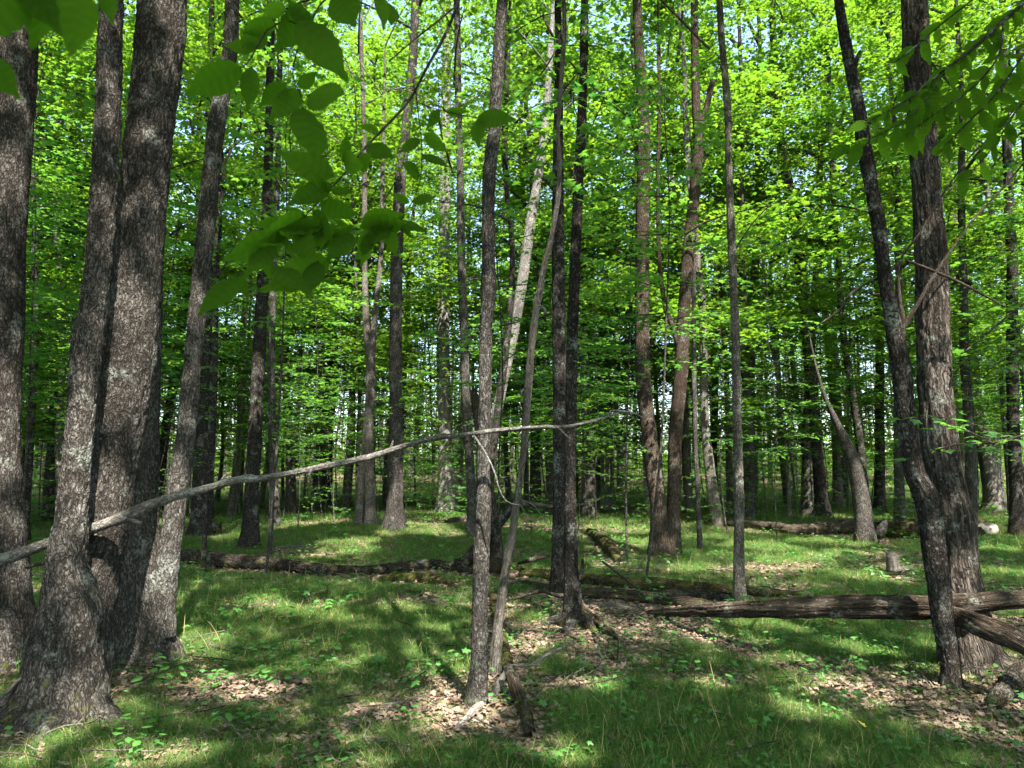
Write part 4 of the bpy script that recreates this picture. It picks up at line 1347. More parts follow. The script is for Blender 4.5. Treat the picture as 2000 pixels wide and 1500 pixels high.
SAP = [sapling_variant(400, 4.5, 1.4, 20, 1.35), sapling_variant(401, 6.5, 2.2, 26, 1.6), sapling_variant(402, 8.5, 3.4, 30, 1.9, size=.11), sapling_variant(403, 2.6, .8, 13, .8, size=.095),
       sapling_variant(404, 5.5, 2.4, 18, 1.7), sapling_variant(405, 7.5, 1.8, 30, 1.5, size=.11)]
TALL = [sapling_variant(420, 10.5, 2.8, 40, 2.3, LEAF_MID, .12, .42), sapling_variant(421, 9.5, 3.4, 36, 2.5, LEAF_MID, .12, .42), sapling_variant(422, 12, 4.5, 42, 2.5, LEAF_MID, .125, .42)]
SAP_FAR = [sapling_variant(410, 5.0, .9, 22, 1.6, LEAF_MID, .15, .4), sapling_variant(411, 8.0, 1.2, 30, 1.9, LEAF_MID, .16, .4), sapling_variant(412, 3.0, .4, 15, 1.2, LEAF_MID, .14, .4)]

ZONES = [(-9999, 420, 'behind the left trunk cluster'), (420, 760, 'between left cluster and thick trunk'),
         (760, 1085, 'between thick trunk and paired trunks'), (1085, 1290, 'between paired trunks and twin tree'),
         (1290, 1660, 'between twin tree and broken snag'), (1660, 99999, 'beyond the furrowed right tree')]
ORD = ['leftmost', 'second from left', 'third from left', 'fourth from left', 'fifth from left', 'sixth from left', 'seventh from left', 'eighth from left', 'ninth from left', 'tenth from left',
       'eleventh from left', 'twelfth from left', 'thirteenth from left', 'fourteenth from left', 'fifteenth from left', 'sixteenth from left', 'seventeenth from left', 'eighteenth from left']
ORD += ['nineteenth from left'] + ['%s from left' % w for w in ('twentieth', 'twenty-first', 'twenty-second', 'twenty-third', 'twenty-fourth', 'twenty-fifth', 'twenty-sixth', 'twenty-seventh', 'twenty-eighth', 'twenty-ninth',
        'thirtieth', 'thirty-first', 'thirty-second', 'thirty-third', 'thirty-fourth', 'thirty-fifth', 'thirty-sixth', 'thirty-seventh', 'thirty-eighth')]
PENDING = {}


def queue(o, label, px):
    PENDING.setdefault(label, []).append((px, o))


def finish_labels():
    """things of one kind in one gap are told apart by their order from the left"""
    for lb, L in PENDING.items():
        L.sort(key=lambda q: q[0])
        for k, (_, o) in enumerate(L):
            if len(L) > 1 and k < len(ORD):
                o['label'] = '%s, %s' % (lb, ORD[k])


def zone(px):
    for a, b, t in ZONES:
        if a <= px < b:
            return t


def place(name, var, x, y, rz, sc, label, cat, group, tilt=(0, 0)):
    z = height(x, y)[0]
    e = empty(name, (x, y, z))
    e.rotation_euler = (tilt[0], tilt[1], rz)
    e.scale = (sc, sc, sc)
    tag(e, label, cat, group)
    for nm, me in (('trunk', var[0]), ('crown', var[1])):
        c = bpy.data.objects.new(nm, me)
        COL.objects.link(c)
        c.parent = e
    return e


BIG = [(c, r) for c, r in GAPS if (r >= .33 and c[1] > 9)]
KEY = [(c, r) for c, r in GAPS if r >= .8 and c[1] > 19 and c[2] > .5]


def in_shaft(x, y, shafts, z0, z1, reach):
    for c, r in shafts:
        for z in np.arange(max(z0, c[2] + .4), z1, 1.0):
            k = (z - c[2]) / SUN[2]
            if (c[0] + SUN[0] * k - x) ** 2 + (c[1] + SUN[1] * k - y) ** 2 < reach ** 2:
                return True
    return False


def scatter_pts(n, d0, d1, mind, taken, halfw=.80, power=1.0, seed=0, clear=None, strips=()):
    g = np.random.default_rng(seed)
    out = []
    tries = 0
    while len(out) < n and tries < n * 60:
        tries += 1
        d = math.sqrt(g.uniform(d0 ** 2, d1 ** 2)) if power == 1 else d0 + (d1 - d0) * g.random() ** power
        u = g.uniform(-halfw, halfw)
        x, y = u * d, d
        if any(a < y < b for a, b in strips) or (clear and in_shaft(x, y, *clear)):
            continue
        if all((x - a) ** 2 + (y - b) ** 2 > mind ** 2 for a, b in taken) and all((x - a) ** 2 + (y - b) ** 2 > mind ** 2 for a, b in out):
            out.append((x, y))
    return out


tree_pts = scatter_pts(52, 17.5, 34, 1.6, TREE_XY, seed=21, clear=(KEY, 4, 17, 2.4), strips=((27, 31.5),)) + scatter_pts(80, 34, 60, 1.6, TREE_XY, seed=22, strips=((41, 49),))
for i, (x, y) in enumerate(tree_pts):
    v = random.choices(range(6), [3, 2, 2.5, 3.5, 2.5, 1.2] if y < 34 else [3, 3, 2, 4, 1.5, 1.5])[0]
    px = project((x, y, 1))[0][0]
    band = 'middle-distance' if y < 34 else 'faraway'
    kind = ['grey', 'plated brown-grey', 'thin grey', 'pale grey', 'very thin pale', 'stout dark'][v]
    e = place('forest_tree', (BG if y < 34 else BG_FAR)[v], x, y, random.uniform(0, 6.28), random.uniform(.85, 1.15), '%s %s tree %s' % (band, kind, zone(px)), 'tree',
          '%s %s trees %s' % (band, kind, zone(px)), (random.uniform(-.05, .05), random.uniform(-.05, .05)))
    queue(e, e['label'], px)

sap_pts = [(p, 0) for p in scatter_pts(30, 10.5, 17, 1.0, TREE_XY, seed=31, clear=(BIG, 1, 8, 1.1))] + [(p, 1) for p in scatter_pts(112, 17, 34, .8, TREE_XY, seed=32, clear=(KEY, 1, 8, 1.4))] + [(p, 2) for p in scatter_pts(105, 34, 62, .8, TREE_XY, .85, seed=33)] + [(p, 3) for p in scatter_pts(50, 12.5, 32, 1.7, TREE_XY, .82, seed=34, clear=(BIG, 3, 11, 1.7))]
for i, ((x, y), b) in enumerate(sap_pts):
    px = project((x, y, 1))[0][0]
    if b == 0:
        v = random.choice([SAP[1], SAP[2], SAP[4], SAP[2]])
        lb = 'airy leafy sapling near the clearing %s' % zone(px)
    elif b == 1:
        v = random.choice(SAP)
        lb = 'middle-distance leafy sapling %s' % zone(px)
    elif b == 3:
        v = random.choice(TALL)
        lb = 'tall spreading understory maple %s' % zone(px)
    else:
        v = random.choice(SAP_FAR)
        lb = 'dense faraway sapling %s' % zone(px)
    e = place('understory_sapling', v, x, y, random.uniform(0, 6.28), random.uniform(.8, 1.2), lb, 'sapling', lb.replace('sapling', 'saplings'), (random.uniform(-.08, .08), random.uniform(-.08, .08)))
    if b == 3:
        e.name = 'understory_maple'
        e['category'] = 'tree'
    queue(e, lb, px)


for k, (x, y, sc) in enumerate(((1.6, 32.5, 1.5), (4.2, 34.0, 1.45), (-1.2, 35.5, 1.5), (2.6, 38.0, 1.6), (6.5, 33.5, 1.4), (-4.5, 33.5, 1.45), (.4, 36.5, 1.6), (4.6, 37.5, 1.6), (9.5, 33, 1.4), (-9, 31, 1.4), (13, 30, 1.3))):
    px = project((x, y, 1))[0][0]
    lb = 'big bushy maple filling the upper background %s' % zone(px)
    e = place('understory_maple', TALL[k % 3], x, y, 1.3 * k, sc, lb, 'tree', lb.replace('maple', 'maples'))
    queue(e, lb, px)


for k, (x, y, v) in enumerate(((2.6, 24.2, 1), (4.9, 25.6, 3), (3.3, 28.6, 0), (1.0, 30.2, 1), (7.0, 28.4, 3), (-5.6, 28.2, 0), (5.9, 20.6, 3), (7.7, 23.6, 0), (8.9, 26.8, 1))):
    px = project((x, y, 1))[0][0]
    lb = 'full-crowned tall tree in the middle distance %s' % zone(px)
    e = place('forest_tree', BG[v], x, y, 2.1 * k, 1.12, lb, 'tree', lb.replace('tree in', 'trees in'))
    queue(e, lb, px)

SHRUB = [sapling_variant(430, 2.6, .25, 20, 1.2, LEAF_MID, .12, .45), sapling_variant(431, 3.6, .5, 24, 1.5, LEAF_MID, .13, .45), sapling_variant(432, 1.7, .2, 14, .9, LEAF_MID, .11, .45)]
for (x, y) in scatter_pts(26, 17.5, 24, 1.3, TREE_XY, .82, seed=45) + scatter_pts(70, 24, 52, 1.2, TREE_XY, .82, seed=46):
    px = project((x, y, 1))[0][0]
    band = 'nearer' if y < 27 else 'farther'
    lb = 'low bushy green shrub %s, %s row' % (zone(px), band)
    e = place('shrub', random.choice(SHRUB[::2] if y < 24 else SHRUB), x, y, random.uniform(0, 6.28), random.uniform(.8, 1.25), lb, 'shrub', lb.replace('shrub', 'shrubs'))
    queue(e, lb, px)


def distant_forest():
    """the wood beyond 60 m: one mass of stems and leaves"""
    g = np.random.default_rng(55)
    T = Tubes()
    tips = []
    for i in range(280):
        d = math.sqrt(g.uniform(60 ** 2, 125 ** 2))
        x = g.uniform(-.85, .85) * d
        z = height(x, d)[0]
        H = g.uniform(16, 30)
        r = g.uniform(.07, .26)
        lx = g.uniform(-.06, .06)
        T.add([(x, d, z - .3, r * 1.2), (x + lx * H * .5 + g.uniform(-.2, .2), d, z + H * .5, r * .7), (x + lx * H, d, z + H, r * .25)], segs=6, step=1.5, lump=.06, seed=i, cap1=False)
        for k in range(11):
            f = g.uniform(.12, 1.0) ** .8
            w = 1.2 + 3.0 * f
            tips.append(np.array([x + lx * H * f + g.normal(0, w * .6), d + g.normal(0, w * .6), z + H * f]))
    V = np.concatenate(T.V)
    F4 = np.concatenate(T.F)
    P, S = clump_leaves(tips, 60, 1.1, .34, 56, sub=4)
    # low shrub layer
    m = 52000
    d = np.sqrt(g.uniform(44 ** 2, 120 ** 2, m))
    x = g.uniform(-.85, .85, m) * d
    q = np.stack([x, d, height(x, d) + np.abs(g.normal(0, 2.0, m))], 1)
    P = np.concatenate([P, q])
    S = np.concatenate([S, g.uniform(.2, .42, m)])
    m = 16000
    d = g.uniform(95, 128, m)
    x = g.uniform(-.9, .9, m) * d
    P = np.concatenate([P, np.stack([x, d, height(x, d) + np.abs(g.normal(0, 3.2, m))], 1)])
    S = np.concatenate([S, g.uniform(.5, .9, m)])
    M = rand_leaf_frames(len(P), .5)
    tv, tf = LEAF_FAR
    LV = (np.einsum('nij,kj->nki', M, tv) * S[:, None, None] + P[:, None, :]).reshape(-1, 3)
    LF = np.stack([np.arange(0, len(P) * 4, 4) + k for k in range(4)], 1)     # the far leaf as one quad
    me = mesh_np('distant_forest', np.concatenate([V, LV]), np.concatenate([F4, LF + len(V)]), [M_GREY, M_LEAF],
                 {'bark': ('FLOAT_VECTOR', np.concatenate([np.concatenate(T.B), np.zeros((len(LV), 3))])),
                  'tint': ('FLOAT', np.concatenate([np.zeros(len(V)), np.repeat(g.random(len(P)), 4)]).astype(np.float32))},
                 smooth=False, fmat=np.concatenate([np.zeros(len(F4)), np.ones(len(LF))]))
    tag(obj('distant_forest', me), 'far-off mass of green forest closing the view', 'forest', None, 'stuff')


distant_forest()

# ------------------------------------------------------------------ ground cover
LOG_PTS = np.concatenate([catmull(c, max(3, int(np.sum(np.linalg.norm(np.diff(c[:, :3], axis=0), axis=1)) / .12)))[0] for c in LOG_CTRL])
LOG_PTS = LOG_PTS[LOG_PTS[:, 2] - height(LOG_PTS[:, 0], LOG_PTS[:, 1]) < .35]
LITTER_SPOTS = [(ground(x, y), r) for (x, y, r) in [(860, 1370, .55), (930, 1400, .5), (1020, 1250, .6), (1090, 1240, .55), (1110, 1290, .3), (1860, 1385, .7), (1950, 1400, .6), (1740, 1340, .45), (1640, 1350, .28),
                                                    (1560, 1390, .3), (1480, 1110, .9), (1560, 1105, .6), (1250, 1215, .7), (1180, 1230, .5), (770, 1188, .6), (850, 1170, .5), (390, 1290, .25), (480, 1345, .4), (430, 1370, .3), (620, 1440, .3),
                                                    (330, 1470, .25), (560, 1080, .6), (705, 1055, .5), (760, 1045, .6), (630, 1085, .5), (1400, 1330, .35), (1320, 1215, .4), (740, 1250, .3), (700, 1400, .3), (1200, 1100, .4),
                                                    (1030, 1130, .8), (1100, 1180, .7), (1620, 1310, .3), (240, 1330, .3), (30, 1440, .3), (560, 1340, .25)]]
GRASS_SPOTS = [(ground(x, y), r) for (x, y, r) in [(1300, 1440, .7), (1450, 1450, .6), (1200, 1440, .4), (1650, 1470, .5), (800, 1230, .7), (700, 1210, .7), (560, 1150, 1.4), (450, 1180, 1.0), (1600, 1240, .8), (1480, 1260, .6),
                                                   (1720, 1260, .6), (1700, 1140, .9), (1100, 1470, .3), (900, 1480, .4), (600, 1040, 2.5), (1240, 1040, 2.5), (1650, 1020, 3), (1500, 1060, 1.2), (760, 1300, .3), (340, 1240, .4)]]


def cover(x, y):
    c = .71 + .6 * n2(x, y, 1.25, 41) + .55 * n2(x, y, .40, 42) + .3 * n2(x, y, .17, 43)
    for (p, r) in LITTER_SPOTS:
        q = ((x - p[0]) ** 2 + (y - p[1]) ** 2) / r ** 2
        c = c - .62 * np.exp(-q * 1.5)
    for (p, r) in GRASS_SPOTS:
        q = ((x - p[0]) ** 2 + (y - p[1]) ** 2) / r ** 2
        c = c + .6 * np.exp(-q * .9)
    c = np.clip(c + np.clip(np.hypot(x, y) - 13, 0, 10) * .05, 0, 1)
    for k in range(0, len(x), 4000):
        sl = slice(k, k + 4000)
        dx = x[sl, None] - LOG_PTS[None, :, 0]
        dy = y[sl, None] - LOG_PTS[None, :, 1]
        dy = np.where(dy < 0, dy * .6, dy)
        d = np.min(np.sqrt(dx * dx + dy * dy) - LOG_PTS[None, :, 3] * 1.1, axis=1)
        c[sl] = np.where(d < .05, -1, c[sl] * np.clip((d - .02) / .22, .15, 1))
    return c


def gn_scatter(name, P, rot, scl, idx, templates, label, cat):
    coll = bpy.data.collections.new(name + '_kinds')
    for k, me in enumerate(templates):
        o = bpy.data.objects.new('%s_kind_%02d' % (name, k), me)
        coll.objects.link(o)
    me = bpy.data.meshes.new(name)
    me.vertices.add(len(P))
    me.vertices.foreach_set('co', np.ascontiguousarray(P, np.float32).ravel())
    for nm, typ, arr in (('rot', 'FLOAT_VECTOR', rot), ('scl', 'FLOAT', scl), ('idx', 'INT', idx)):
        a = me.attributes.new(nm, typ, 'POINT')
        a.data.foreach_set('vector' if typ == 'FLOAT_VECTOR' else 'value', np.ascontiguousarray(arr, np.int32 if typ == 'INT' else np.float32).ravel())
    o = obj(name, me)
    ng = bpy.data.node_groups.new(name, 'GeometryNodeTree')
    ng.interface.new_socket('Geometry', in_out='INPUT', socket_type='NodeSocketGeometry')
    ng.interface.new_socket('Geometry', in_out='OUTPUT', socket_type='NodeSocketGeometry')
    gi, go = ng.nodes.new('NodeGroupInput'), ng.nodes.new('NodeGroupOutput')
    iop = ng.nodes.new('GeometryNodeInstanceOnPoints')
    ci = ng.nodes.new('GeometryNodeCollectionInfo')
    ci.inputs['Collection'].default_value = coll
    ci.inputs['Separate Children'].default_value = True
    ci.inputs['Reset Children'].default_value = True
    m2p = ng.nodes.new('GeometryNodeMeshToPoints')
    L = ng.links.new
    L(gi.outputs[0], m2p.inputs['Mesh'])
    L(m2p.outputs[0], iop.inputs['Points'])
    L(ci.outputs[0], iop.inputs['Instance'])
    iop.inputs['Pick Instance'].default_value = True

    def named(nm, typ):
        n = ng.nodes.new('GeometryNodeInputNamedAttribute')
        n.data_type = typ
        n.inputs['Name'].default_value = nm
        return n.outputs[0]
    e2r = ng.nodes.new('FunctionNodeEulerToRotation')
    L(named('rot', 'FLOAT_VECTOR'), e2r.inputs[0])
    L(e2r.outputs[0], iop.inputs['Rotation'])
    L(named('scl', 'FLOAT'), iop.inputs['Scale'])
    L(named('idx', 'INT'), iop.inputs['Instance Index'])
    L(iop.outputs[0], go.inputs[0])
    md = o.modifiers.new('scatter', 'NODES')
    md.node_group = ng
    tag(o, label, cat, None, 'stuff')
    return o


def tuft(seed, nb, radius, hgt, width, arch=1.0):
    g = np.random.default_rng(seed)
    V, F, Ti = [], [], []
    sweep = g.uniform(0, 6.28)
    for b in range(nb):
        a = g.uniform(0, 6.28)
        r = radius * math.sqrt(g.random())
        p = np.array([math.cos(a) * r, math.sin(a) * r, -.01])
        da = sweep + g.normal(0, 1.0) if g.random() < .4 else g.uniform(0, 6.28)
        d = np.array([math.cos(da), math.sin(da), 0])
        sd = np.array([-d[1], d[0], 0])
        L = hgt * g.uniform(.55, 1.35)
        bend = arch * g.uniform(.35, 1.1)
        w = width * g.uniform(.7, 1.3)
        n0 = len(V)
        ns = 4
        el = math.radians(g.uniform(62, 86))
        q = p.copy()
        for s in range(ns + 1):
            t = s / ns
            ww = w * (1 - t ** 2) + .0003
            V += [tuple(q - sd * ww), tuple(q + sd * ww)]
            Ti += [0, 0]
            e = el - bend * (t + .5 / ns) * 1.5
            q = q + (d * math.cos(e) + np.array([0, 0, math.sin(e)])) * L / ns
        ti = g.random()
        Ti[-2 * (ns + 1):] = [ti] * (2 * (ns + 1))
        for s in range(ns):
            k = n0 + s * 2
            F.append((k, k + 1, k + 3, k + 2))
    return mesh_np('tuft', np.array(V), np.array(F), M_GRASS, {'tint': ('FLOAT', np.array(Ti, np.float32))}, smooth=True)


def build_grass():
    T = [tuft(600 + k, 40, .11, .098, .0014, 1.25) for k in range(5)] + [tuft(620 + k, 38, .15, .125, .0024, 1.25) for k in range(4)] + [tuft(640, 6, .05, .22, .0022, .9), tuft(641, 5, .05, .25, .0022, .8)]
    g = np.random.default_rng(61)
    P, R, S, I = [], [], [], []
    for (n, d0, d1, lo, hi, sc) in ((30000, 2.4, 8.0, 0, 5, .95), (30000, 8.0, 18, 0, 9, 1.0), (32000, 18, 60, 5, 9, 1.5)):
        d = np.sqrt(g.uniform(d0 ** 2, d1 ** 2, n))
        u = g.uniform(-.86, .86, n)
        x, y = u * d, d
        c = cover(x, y)
        keep = (c >= 0) & (g.random(n) < np.clip(c, 0, 1) ** 1.4 * .72 + .22)
        x, y, c = x[keep], y[keep], c[keep]
        m = len(x)
        P.append(np.stack([x, y, height(x, y)], 1))
        R.append(np.stack([g.normal(0, .12, m), g.normal(0, .12, m), g.uniform(0, 6.28, m)], 1))
        S.append(sc * g.uniform(.55, 1.15, m) * (.46 + .56 * c))
        I.append(np.where(g.random(m) < .035, g.integers(9, 11, m), g.integers(lo, hi, m)))
    gn_scatter('grass', np.concatenate(P), np.concatenate(R), np.concatenate(S), np.concatenate(I), T, 'fine arching woodland grass carpeting the forest floor', 'grass')


build_grass()


def dead_leaf(seed):
    g = np.random.default_rng(seed)
    tv, tf = LEAF_MAPLE if seed % 2 else beech_leaf(6, .3, .2, .1, .0)
    V = tv.copy()
    V[:, 1] -= .45
    a = g.uniform(-.9, .9)
    b = g.uniform(-.9, .9)
    V[:, 2] = .25 * a * (V[:, 0] * 1.6) ** 2 * 2 + b * .5 * V[:, 1] ** 2 + g.normal(0, .04, len(V)) + .12 * V[:, 0] * V[:, 1] * g.uniform(-4, 4)
    V[:, 2] -= V[:, 2].min() * .7
    return mesh_np('dead_leaf', V, tf, M_LITTER, smooth=False)


def build_litter():
    T = [dead_leaf(700 + k) for k in range(10)]
    g = np.random.default_rng(71)
    P, R, S = [], [], []
    for (n, d0, d1, s0, s1, base) in ((62000, 2.4, 8.5, .026, .060, .35), (40000, 8.5, 20, .045, .09, .2)):
        d = np.sqrt(g.uniform(d0 ** 2, d1 ** 2, n))
        u = g.uniform(-.86, .86, n)
        x, y = u * d, d
        c = cover(x, y)
        keep = g.random(n) < np.clip(1 - c * 1.05, base, 1)
        x, y = x[keep], y[keep]
        m = len(x)
        P.append(np.stack([x, y, height(x, y) + g.uniform(.0, .025, m)], 1))
        R.append(np.stack([g.normal(0, .30, m), g.normal(0, .30, m), g.uniform(0, 6.28, m)], 1))
        S.append(g.uniform(s0, s1, m))
    P = np.concatenate(P)
    gn_scatter('leaf_litter', P, np.concatenate(R), np.concatenate(S), g.integers(0, 10, len(P)), T, 'dry brown fallen leaves scattered over the forest floor', 'leaf litter')


build_litter()

# ------------------------------------------------------------------ seedlings
LEAF_OVATE = tpl([(0, 0, 0), (.20, .18, -.01), (.30, .45, -.03), (.18, .78, -.05), (0, 1, -.10), (-.18, .78, -.05), (-.30, .45, -.03), (-.20, .18, -.01), (0, .45, .03)],
                 [(8, i, i + 1) for i in range(7)] + [(8, 7, 0)])
OV_ME = [leaves_mesh('leaf', LEAF_OVATE, np.zeros((1, 3)), np.eye(3)[None], np.ones(1), M_SEED, np.array([t])) for t in (.1, .5, .9)]
MA_ME = [leaves_mesh('leaf', LEAF_MAPLE, np.zeros((1, 3)), np.eye(3)[None], np.ones(1), M_SEED, np.array([t])) for t in (.1, .5, .9)]


def mat_from(P, M, s):
    from mathutils import Matrix
    m = Matrix.Identity(4)
    for i in range(3):
        for j in range(3):
            m[i][j] = float(M[i][j] * s)
        m[i][3] = float(P[i])
    return m


def seedling(px, py, kind, hgt, nleaf, ls, label, group, detail=True):
    b = ground(px, py)
    e = empty('seedling', b)
    tag(e, label, 'seedling', group)
    queue(e, label, px)
    T = Tubes()
    top = np.array([random.uniform(-.05, .05), random.uniform(-.05, .05), hgt])
    T.add([(0, 0, -.03, .0022), (*(top * .5 + np.array([.01, 0, 0])), .0018), (*top, .0012)], segs=5, step=.05, lump=0)
    LP, LM, LS = [], [], []
    a = random.uniform(0, 6.28)
    for k in range(nleaf):
        f = 1 - .5 * (k // 3) / max(1, nleaf / 3)
        a += 2.1 + random.uniform(-.4, .4)
        d = np.array([math.cos(a), math.sin(a), random.uniform(-.05, .2)])
        p0 = top * f
        pl = random.uniform(.02, .07)
        p1 = p0 + d * pl
        T.add([(*p0, .001), (*p1, .0008)], segs=4, step=.05, lump=0, cap1=False)
        M = frames(np.array([[random.gauss(0, .25), random.gauss(0, .25), 1]]), np.array([d + np.array([0, 0, -.25])]))[0]
        LP.append(p1)
        LM.append(M)
        LS.append(ls * random.uniform(.7, 1.2))
    if detail:
        obj('stem', T.mesh('stem', M_TWIG), e)
        for p, M, s in zip(LP, LM, LS):
            o = obj('leaf', random.choice(MA_ME if kind else OV_ME), e)
            o.matrix_local = mat_from(p, M, s)
    else:
        obj('stem', T.mesh('stem', M_TWIG), e)
        obj('foliage', leaves_mesh('foliage', LEAF_MAPLE if kind else LEAF_OVATE, np.array(LP), np.array(LM), np.array(LS), M_SEED), e)


SEEDS = [
    ('small green seedling below the leaning pale stem at left', 0, .16, [(300, 1330), (345, 1335), (390, 1322), (430, 1345), (280, 1372), (320, 1370)]),
    ('broad-leaved seedling right of the wide flared foot', 0, .12, [(265, 1425), (300, 1440), (290, 1480), (440, 1430), (500, 1420), (530, 1440), (470, 1400), (240, 1480)]),
    ('seedling sprig between the left trees and middle trunk', 0, .17, [(470, 1310), (520, 1310), (560, 1295), (600, 1290), (640, 1290), (580, 1330), (620, 1340), (500, 1345), (545, 1365)]),
    ('maple seedling below the long bark-covered log', 1, .16, [(480, 1200), (530, 1190), (590, 1185), (620, 1215), (660, 1195), (560, 1220), (450, 1215), (690, 1190), (640, 1165), (700, 1150), (760, 1160)]),
    ('maple seedling just left of the dark slim trunk', 1, .15, [(800, 1330), (840, 1320), (880, 1310), (830, 1360), (900, 1200), (870, 1190)]),
    ('seedling beside the exposed roots of the paired trunks', 0, .15, [(1060, 1185), (1090, 1205), (1215, 1270), (1260, 1265), (1180, 1285), (1290, 1300), (1320, 1270)]),
    ('seedling in grass before the raised dark trunk', 0, .16, [(1330, 1250), (1400, 1240), (1560, 1280), (1600, 1270), (1350, 1355), (1400, 1360), (1560, 1330), (1310, 1320), (1480, 1300)]),
    ('bright two-leaved seedling alone in the litter left of the furrowed tree', 0, .10, [(1660, 1318)]),
    ('seedling growing behind the raised dark trunk', 1, .18, [(1560, 1130), (1620, 1110), (1660, 1100), (1700, 1090), (1930, 1130), (1970, 1110), (1590, 1080), (1640, 1070), (1960, 1080), (1780, 1090)]),
    ('leafy seedling in sunny grass behind the long log', 1, .22, [(640, 1040), (660, 1050), (780, 1075), (800, 1085), (820, 1070), (700, 1100), (850, 1095), (450, 1085), (600, 1090), (860, 1020), (670, 1020)]),
    ('seedling in the grass behind the paired trunks', 1, .22, [(1060, 1060), (1170, 1060), (1190, 1040), (1220, 1080), (1060, 1040), (1140, 1080), (1230, 1120), (1400, 1050), (1350, 1100)]),
    ('low plant at the clearing edge right of the twin tree', 1, .35, [(1370, 1000), (1480, 1005), (1500, 1015), (1540, 1012), (1750, 1005), (1780, 1008), (1860, 1010), (1900, 1005), (1940, 1012), (1420, 1020)]),
    ('low plant at the clearing edge left of the twin tree', 1, .35, [(620, 1000), (660, 1005), (820, 1005), (910, 1000), (1050, 1005), (1160, 1005), (560, 1002), (740, 1002), (1220, 1015)]),
]
for (lb, kind, hg, pts) in SEEDS:
    for (x, y) in pts:
        near = y > 1240
        nl = 2 if 'two-leaved' in lb else random.randint(5, 8)
        seedling(x, y, kind, hg * random.uniform(.75, 1.25), nl, (.07 if near else .095) * (1.5 if hg > .3 else 1) * (1.35 if 'two-leaved' in lb else 1), lb, lb if len(pts) > 1 else None, near)

def ground_plants():
    kinds = []
    for k in range(5):
        g = np.random.default_rng(950 + k)
        n = 4 + k
        a = np.cumsum(g.uniform(1.6, 2.6, n))
        r = g.uniform(.015, .06, n)
        P = np.stack([np.cos(a) * r, np.sin(a) * r, g.uniform(.03, .10, n)], 1)
        M = frames(np.stack([g.normal(0, .25, n), g.normal(0, .25, n), np.ones(n)], 1), np.stack([np.cos(a), np.sin(a), g.uniform(-.3, .1, n)], 1))
        kinds.append(leaves_mesh('plant', LEAF_OVATE if k % 2 else LEAF_MAPLE, P, M, g.uniform(.03, .055, n), M_SEED))
    g = np.random.default_rng(96)
    P, S = [], []
    for n, d0, d1, sc in ((1250, 2.6, 8, 1.0), (2600, 8, 26, 1.6)):
        d = np.sqrt(g.uniform(d0 ** 2, d1 ** 2, n))
        x = g.uniform(-.8, .8, n) * d
        k = n2(x, d, 1.6, 44) + .35 * g.normal(0, 1, n) > .05
        x, d = x[k], d[k]
        P.append(np.stack([x, d, height(x, d)], 1))
        S.append(sc * g.uniform(.6, 1.3, len(x)))
    P, S = np.concatenate(P), np.concatenate(S)
    m = len(P)
    gn_scatter('ground_plants', P, np.stack([g.normal(0, .15, m), g.normal(0, .15, m), g.uniform(0, 6.28, m)], 1), S, g.integers(0, 5, m), kinds,
               'low leafy plants scattered through the forest grass', 'ground cover')
    kinds = []
    for k in range(4):
        T = Tubes()
        T.add([(-.12, 0, .01, .0025), (-.04, .012 * (k - 1), .014, .003), (.05, -.01, .012, .0025), (.13, .015 * k, .02, .0014)], segs=5, step=.04, lump=.1, seed=k)
        T.add([(-.02, 0, .012, .002), (.03, .04, .02, .0015), (.07, .06 + .01 * k, .015, .001)], segs=4, step=.04, lump=0, seed=k)
        kinds.append(T.mesh('twig', M_DEAD if k % 2 else M_TWIG))
    n = 700
    d = np.sqrt(g.uniform(2.6 ** 2, 13 ** 2, n))
    x = g.uniform(-.8, .8, n) * d
    gn_scatter('twig_litter', np.stack([x, d, height(x, d) + .03], 1), np.stack([g.normal(0, .15, n), g.normal(0, .15, n), g.uniform(0, 6.28, n)], 1), g.uniform(.6, 2.0, n), g.integers(0, 4, n), kinds,
               'thin dead twigs strewn over the forest floor', 'twigs')


ground_plants()

# ------------------------------------------------------------------ yellow fallen leaves
for x, y, s, lb in ((1885, 1478, .075, 'yellow fallen leaf lying in the grass at lower right'), (1625, 1237, .07, 'yellow fallen leaf in the grass below the raised trunk'),
                    (1685, 1445, .055, 'small tan leaf half sunk in the grass below the furrowed tree')):
    b = ground(x, y)
    tv, tf = LEAF_MAPLE
    V = tv.copy()
    V[:, 1] -= .4
    V[:, 2] = .25 * np.abs(V[:, 0]) + .1 * V[:, 1] ** 2
    o = obj('fallen_leaf', mesh_np('fallen_leaf', V * s, tf, M_YELLOW, smooth=False), loc=tuple(b + np.array([0, 0, .09])))
    o.rotation_euler = (.5, .2, random.uniform(0, 6))
    tag(o, lb, 'leaf')

# ------------------------------------------------------------------ overhanging branches with leaves one can pick out
BEECH = []
for k, (w, fo, dr) in enumerate(((.235, .15, .12), (.21, .3, .25), (.255, .1, .05), (.225, .2, .35))):
    tv, tf = beech_leaf(14, w, fo, dr)
    me = mesh_np('beech_leaf', tv, tf, M_LEAF_NEAR, {'tint': ('FLOAT', np.array([k / 4 + (.32 if (q // 5) % 2 else 0.0) - (.2 if q % 5 == 2 else 0) for q in range(len(tv))], np.float32))}, smooth=False)
    BEECH.append(me)


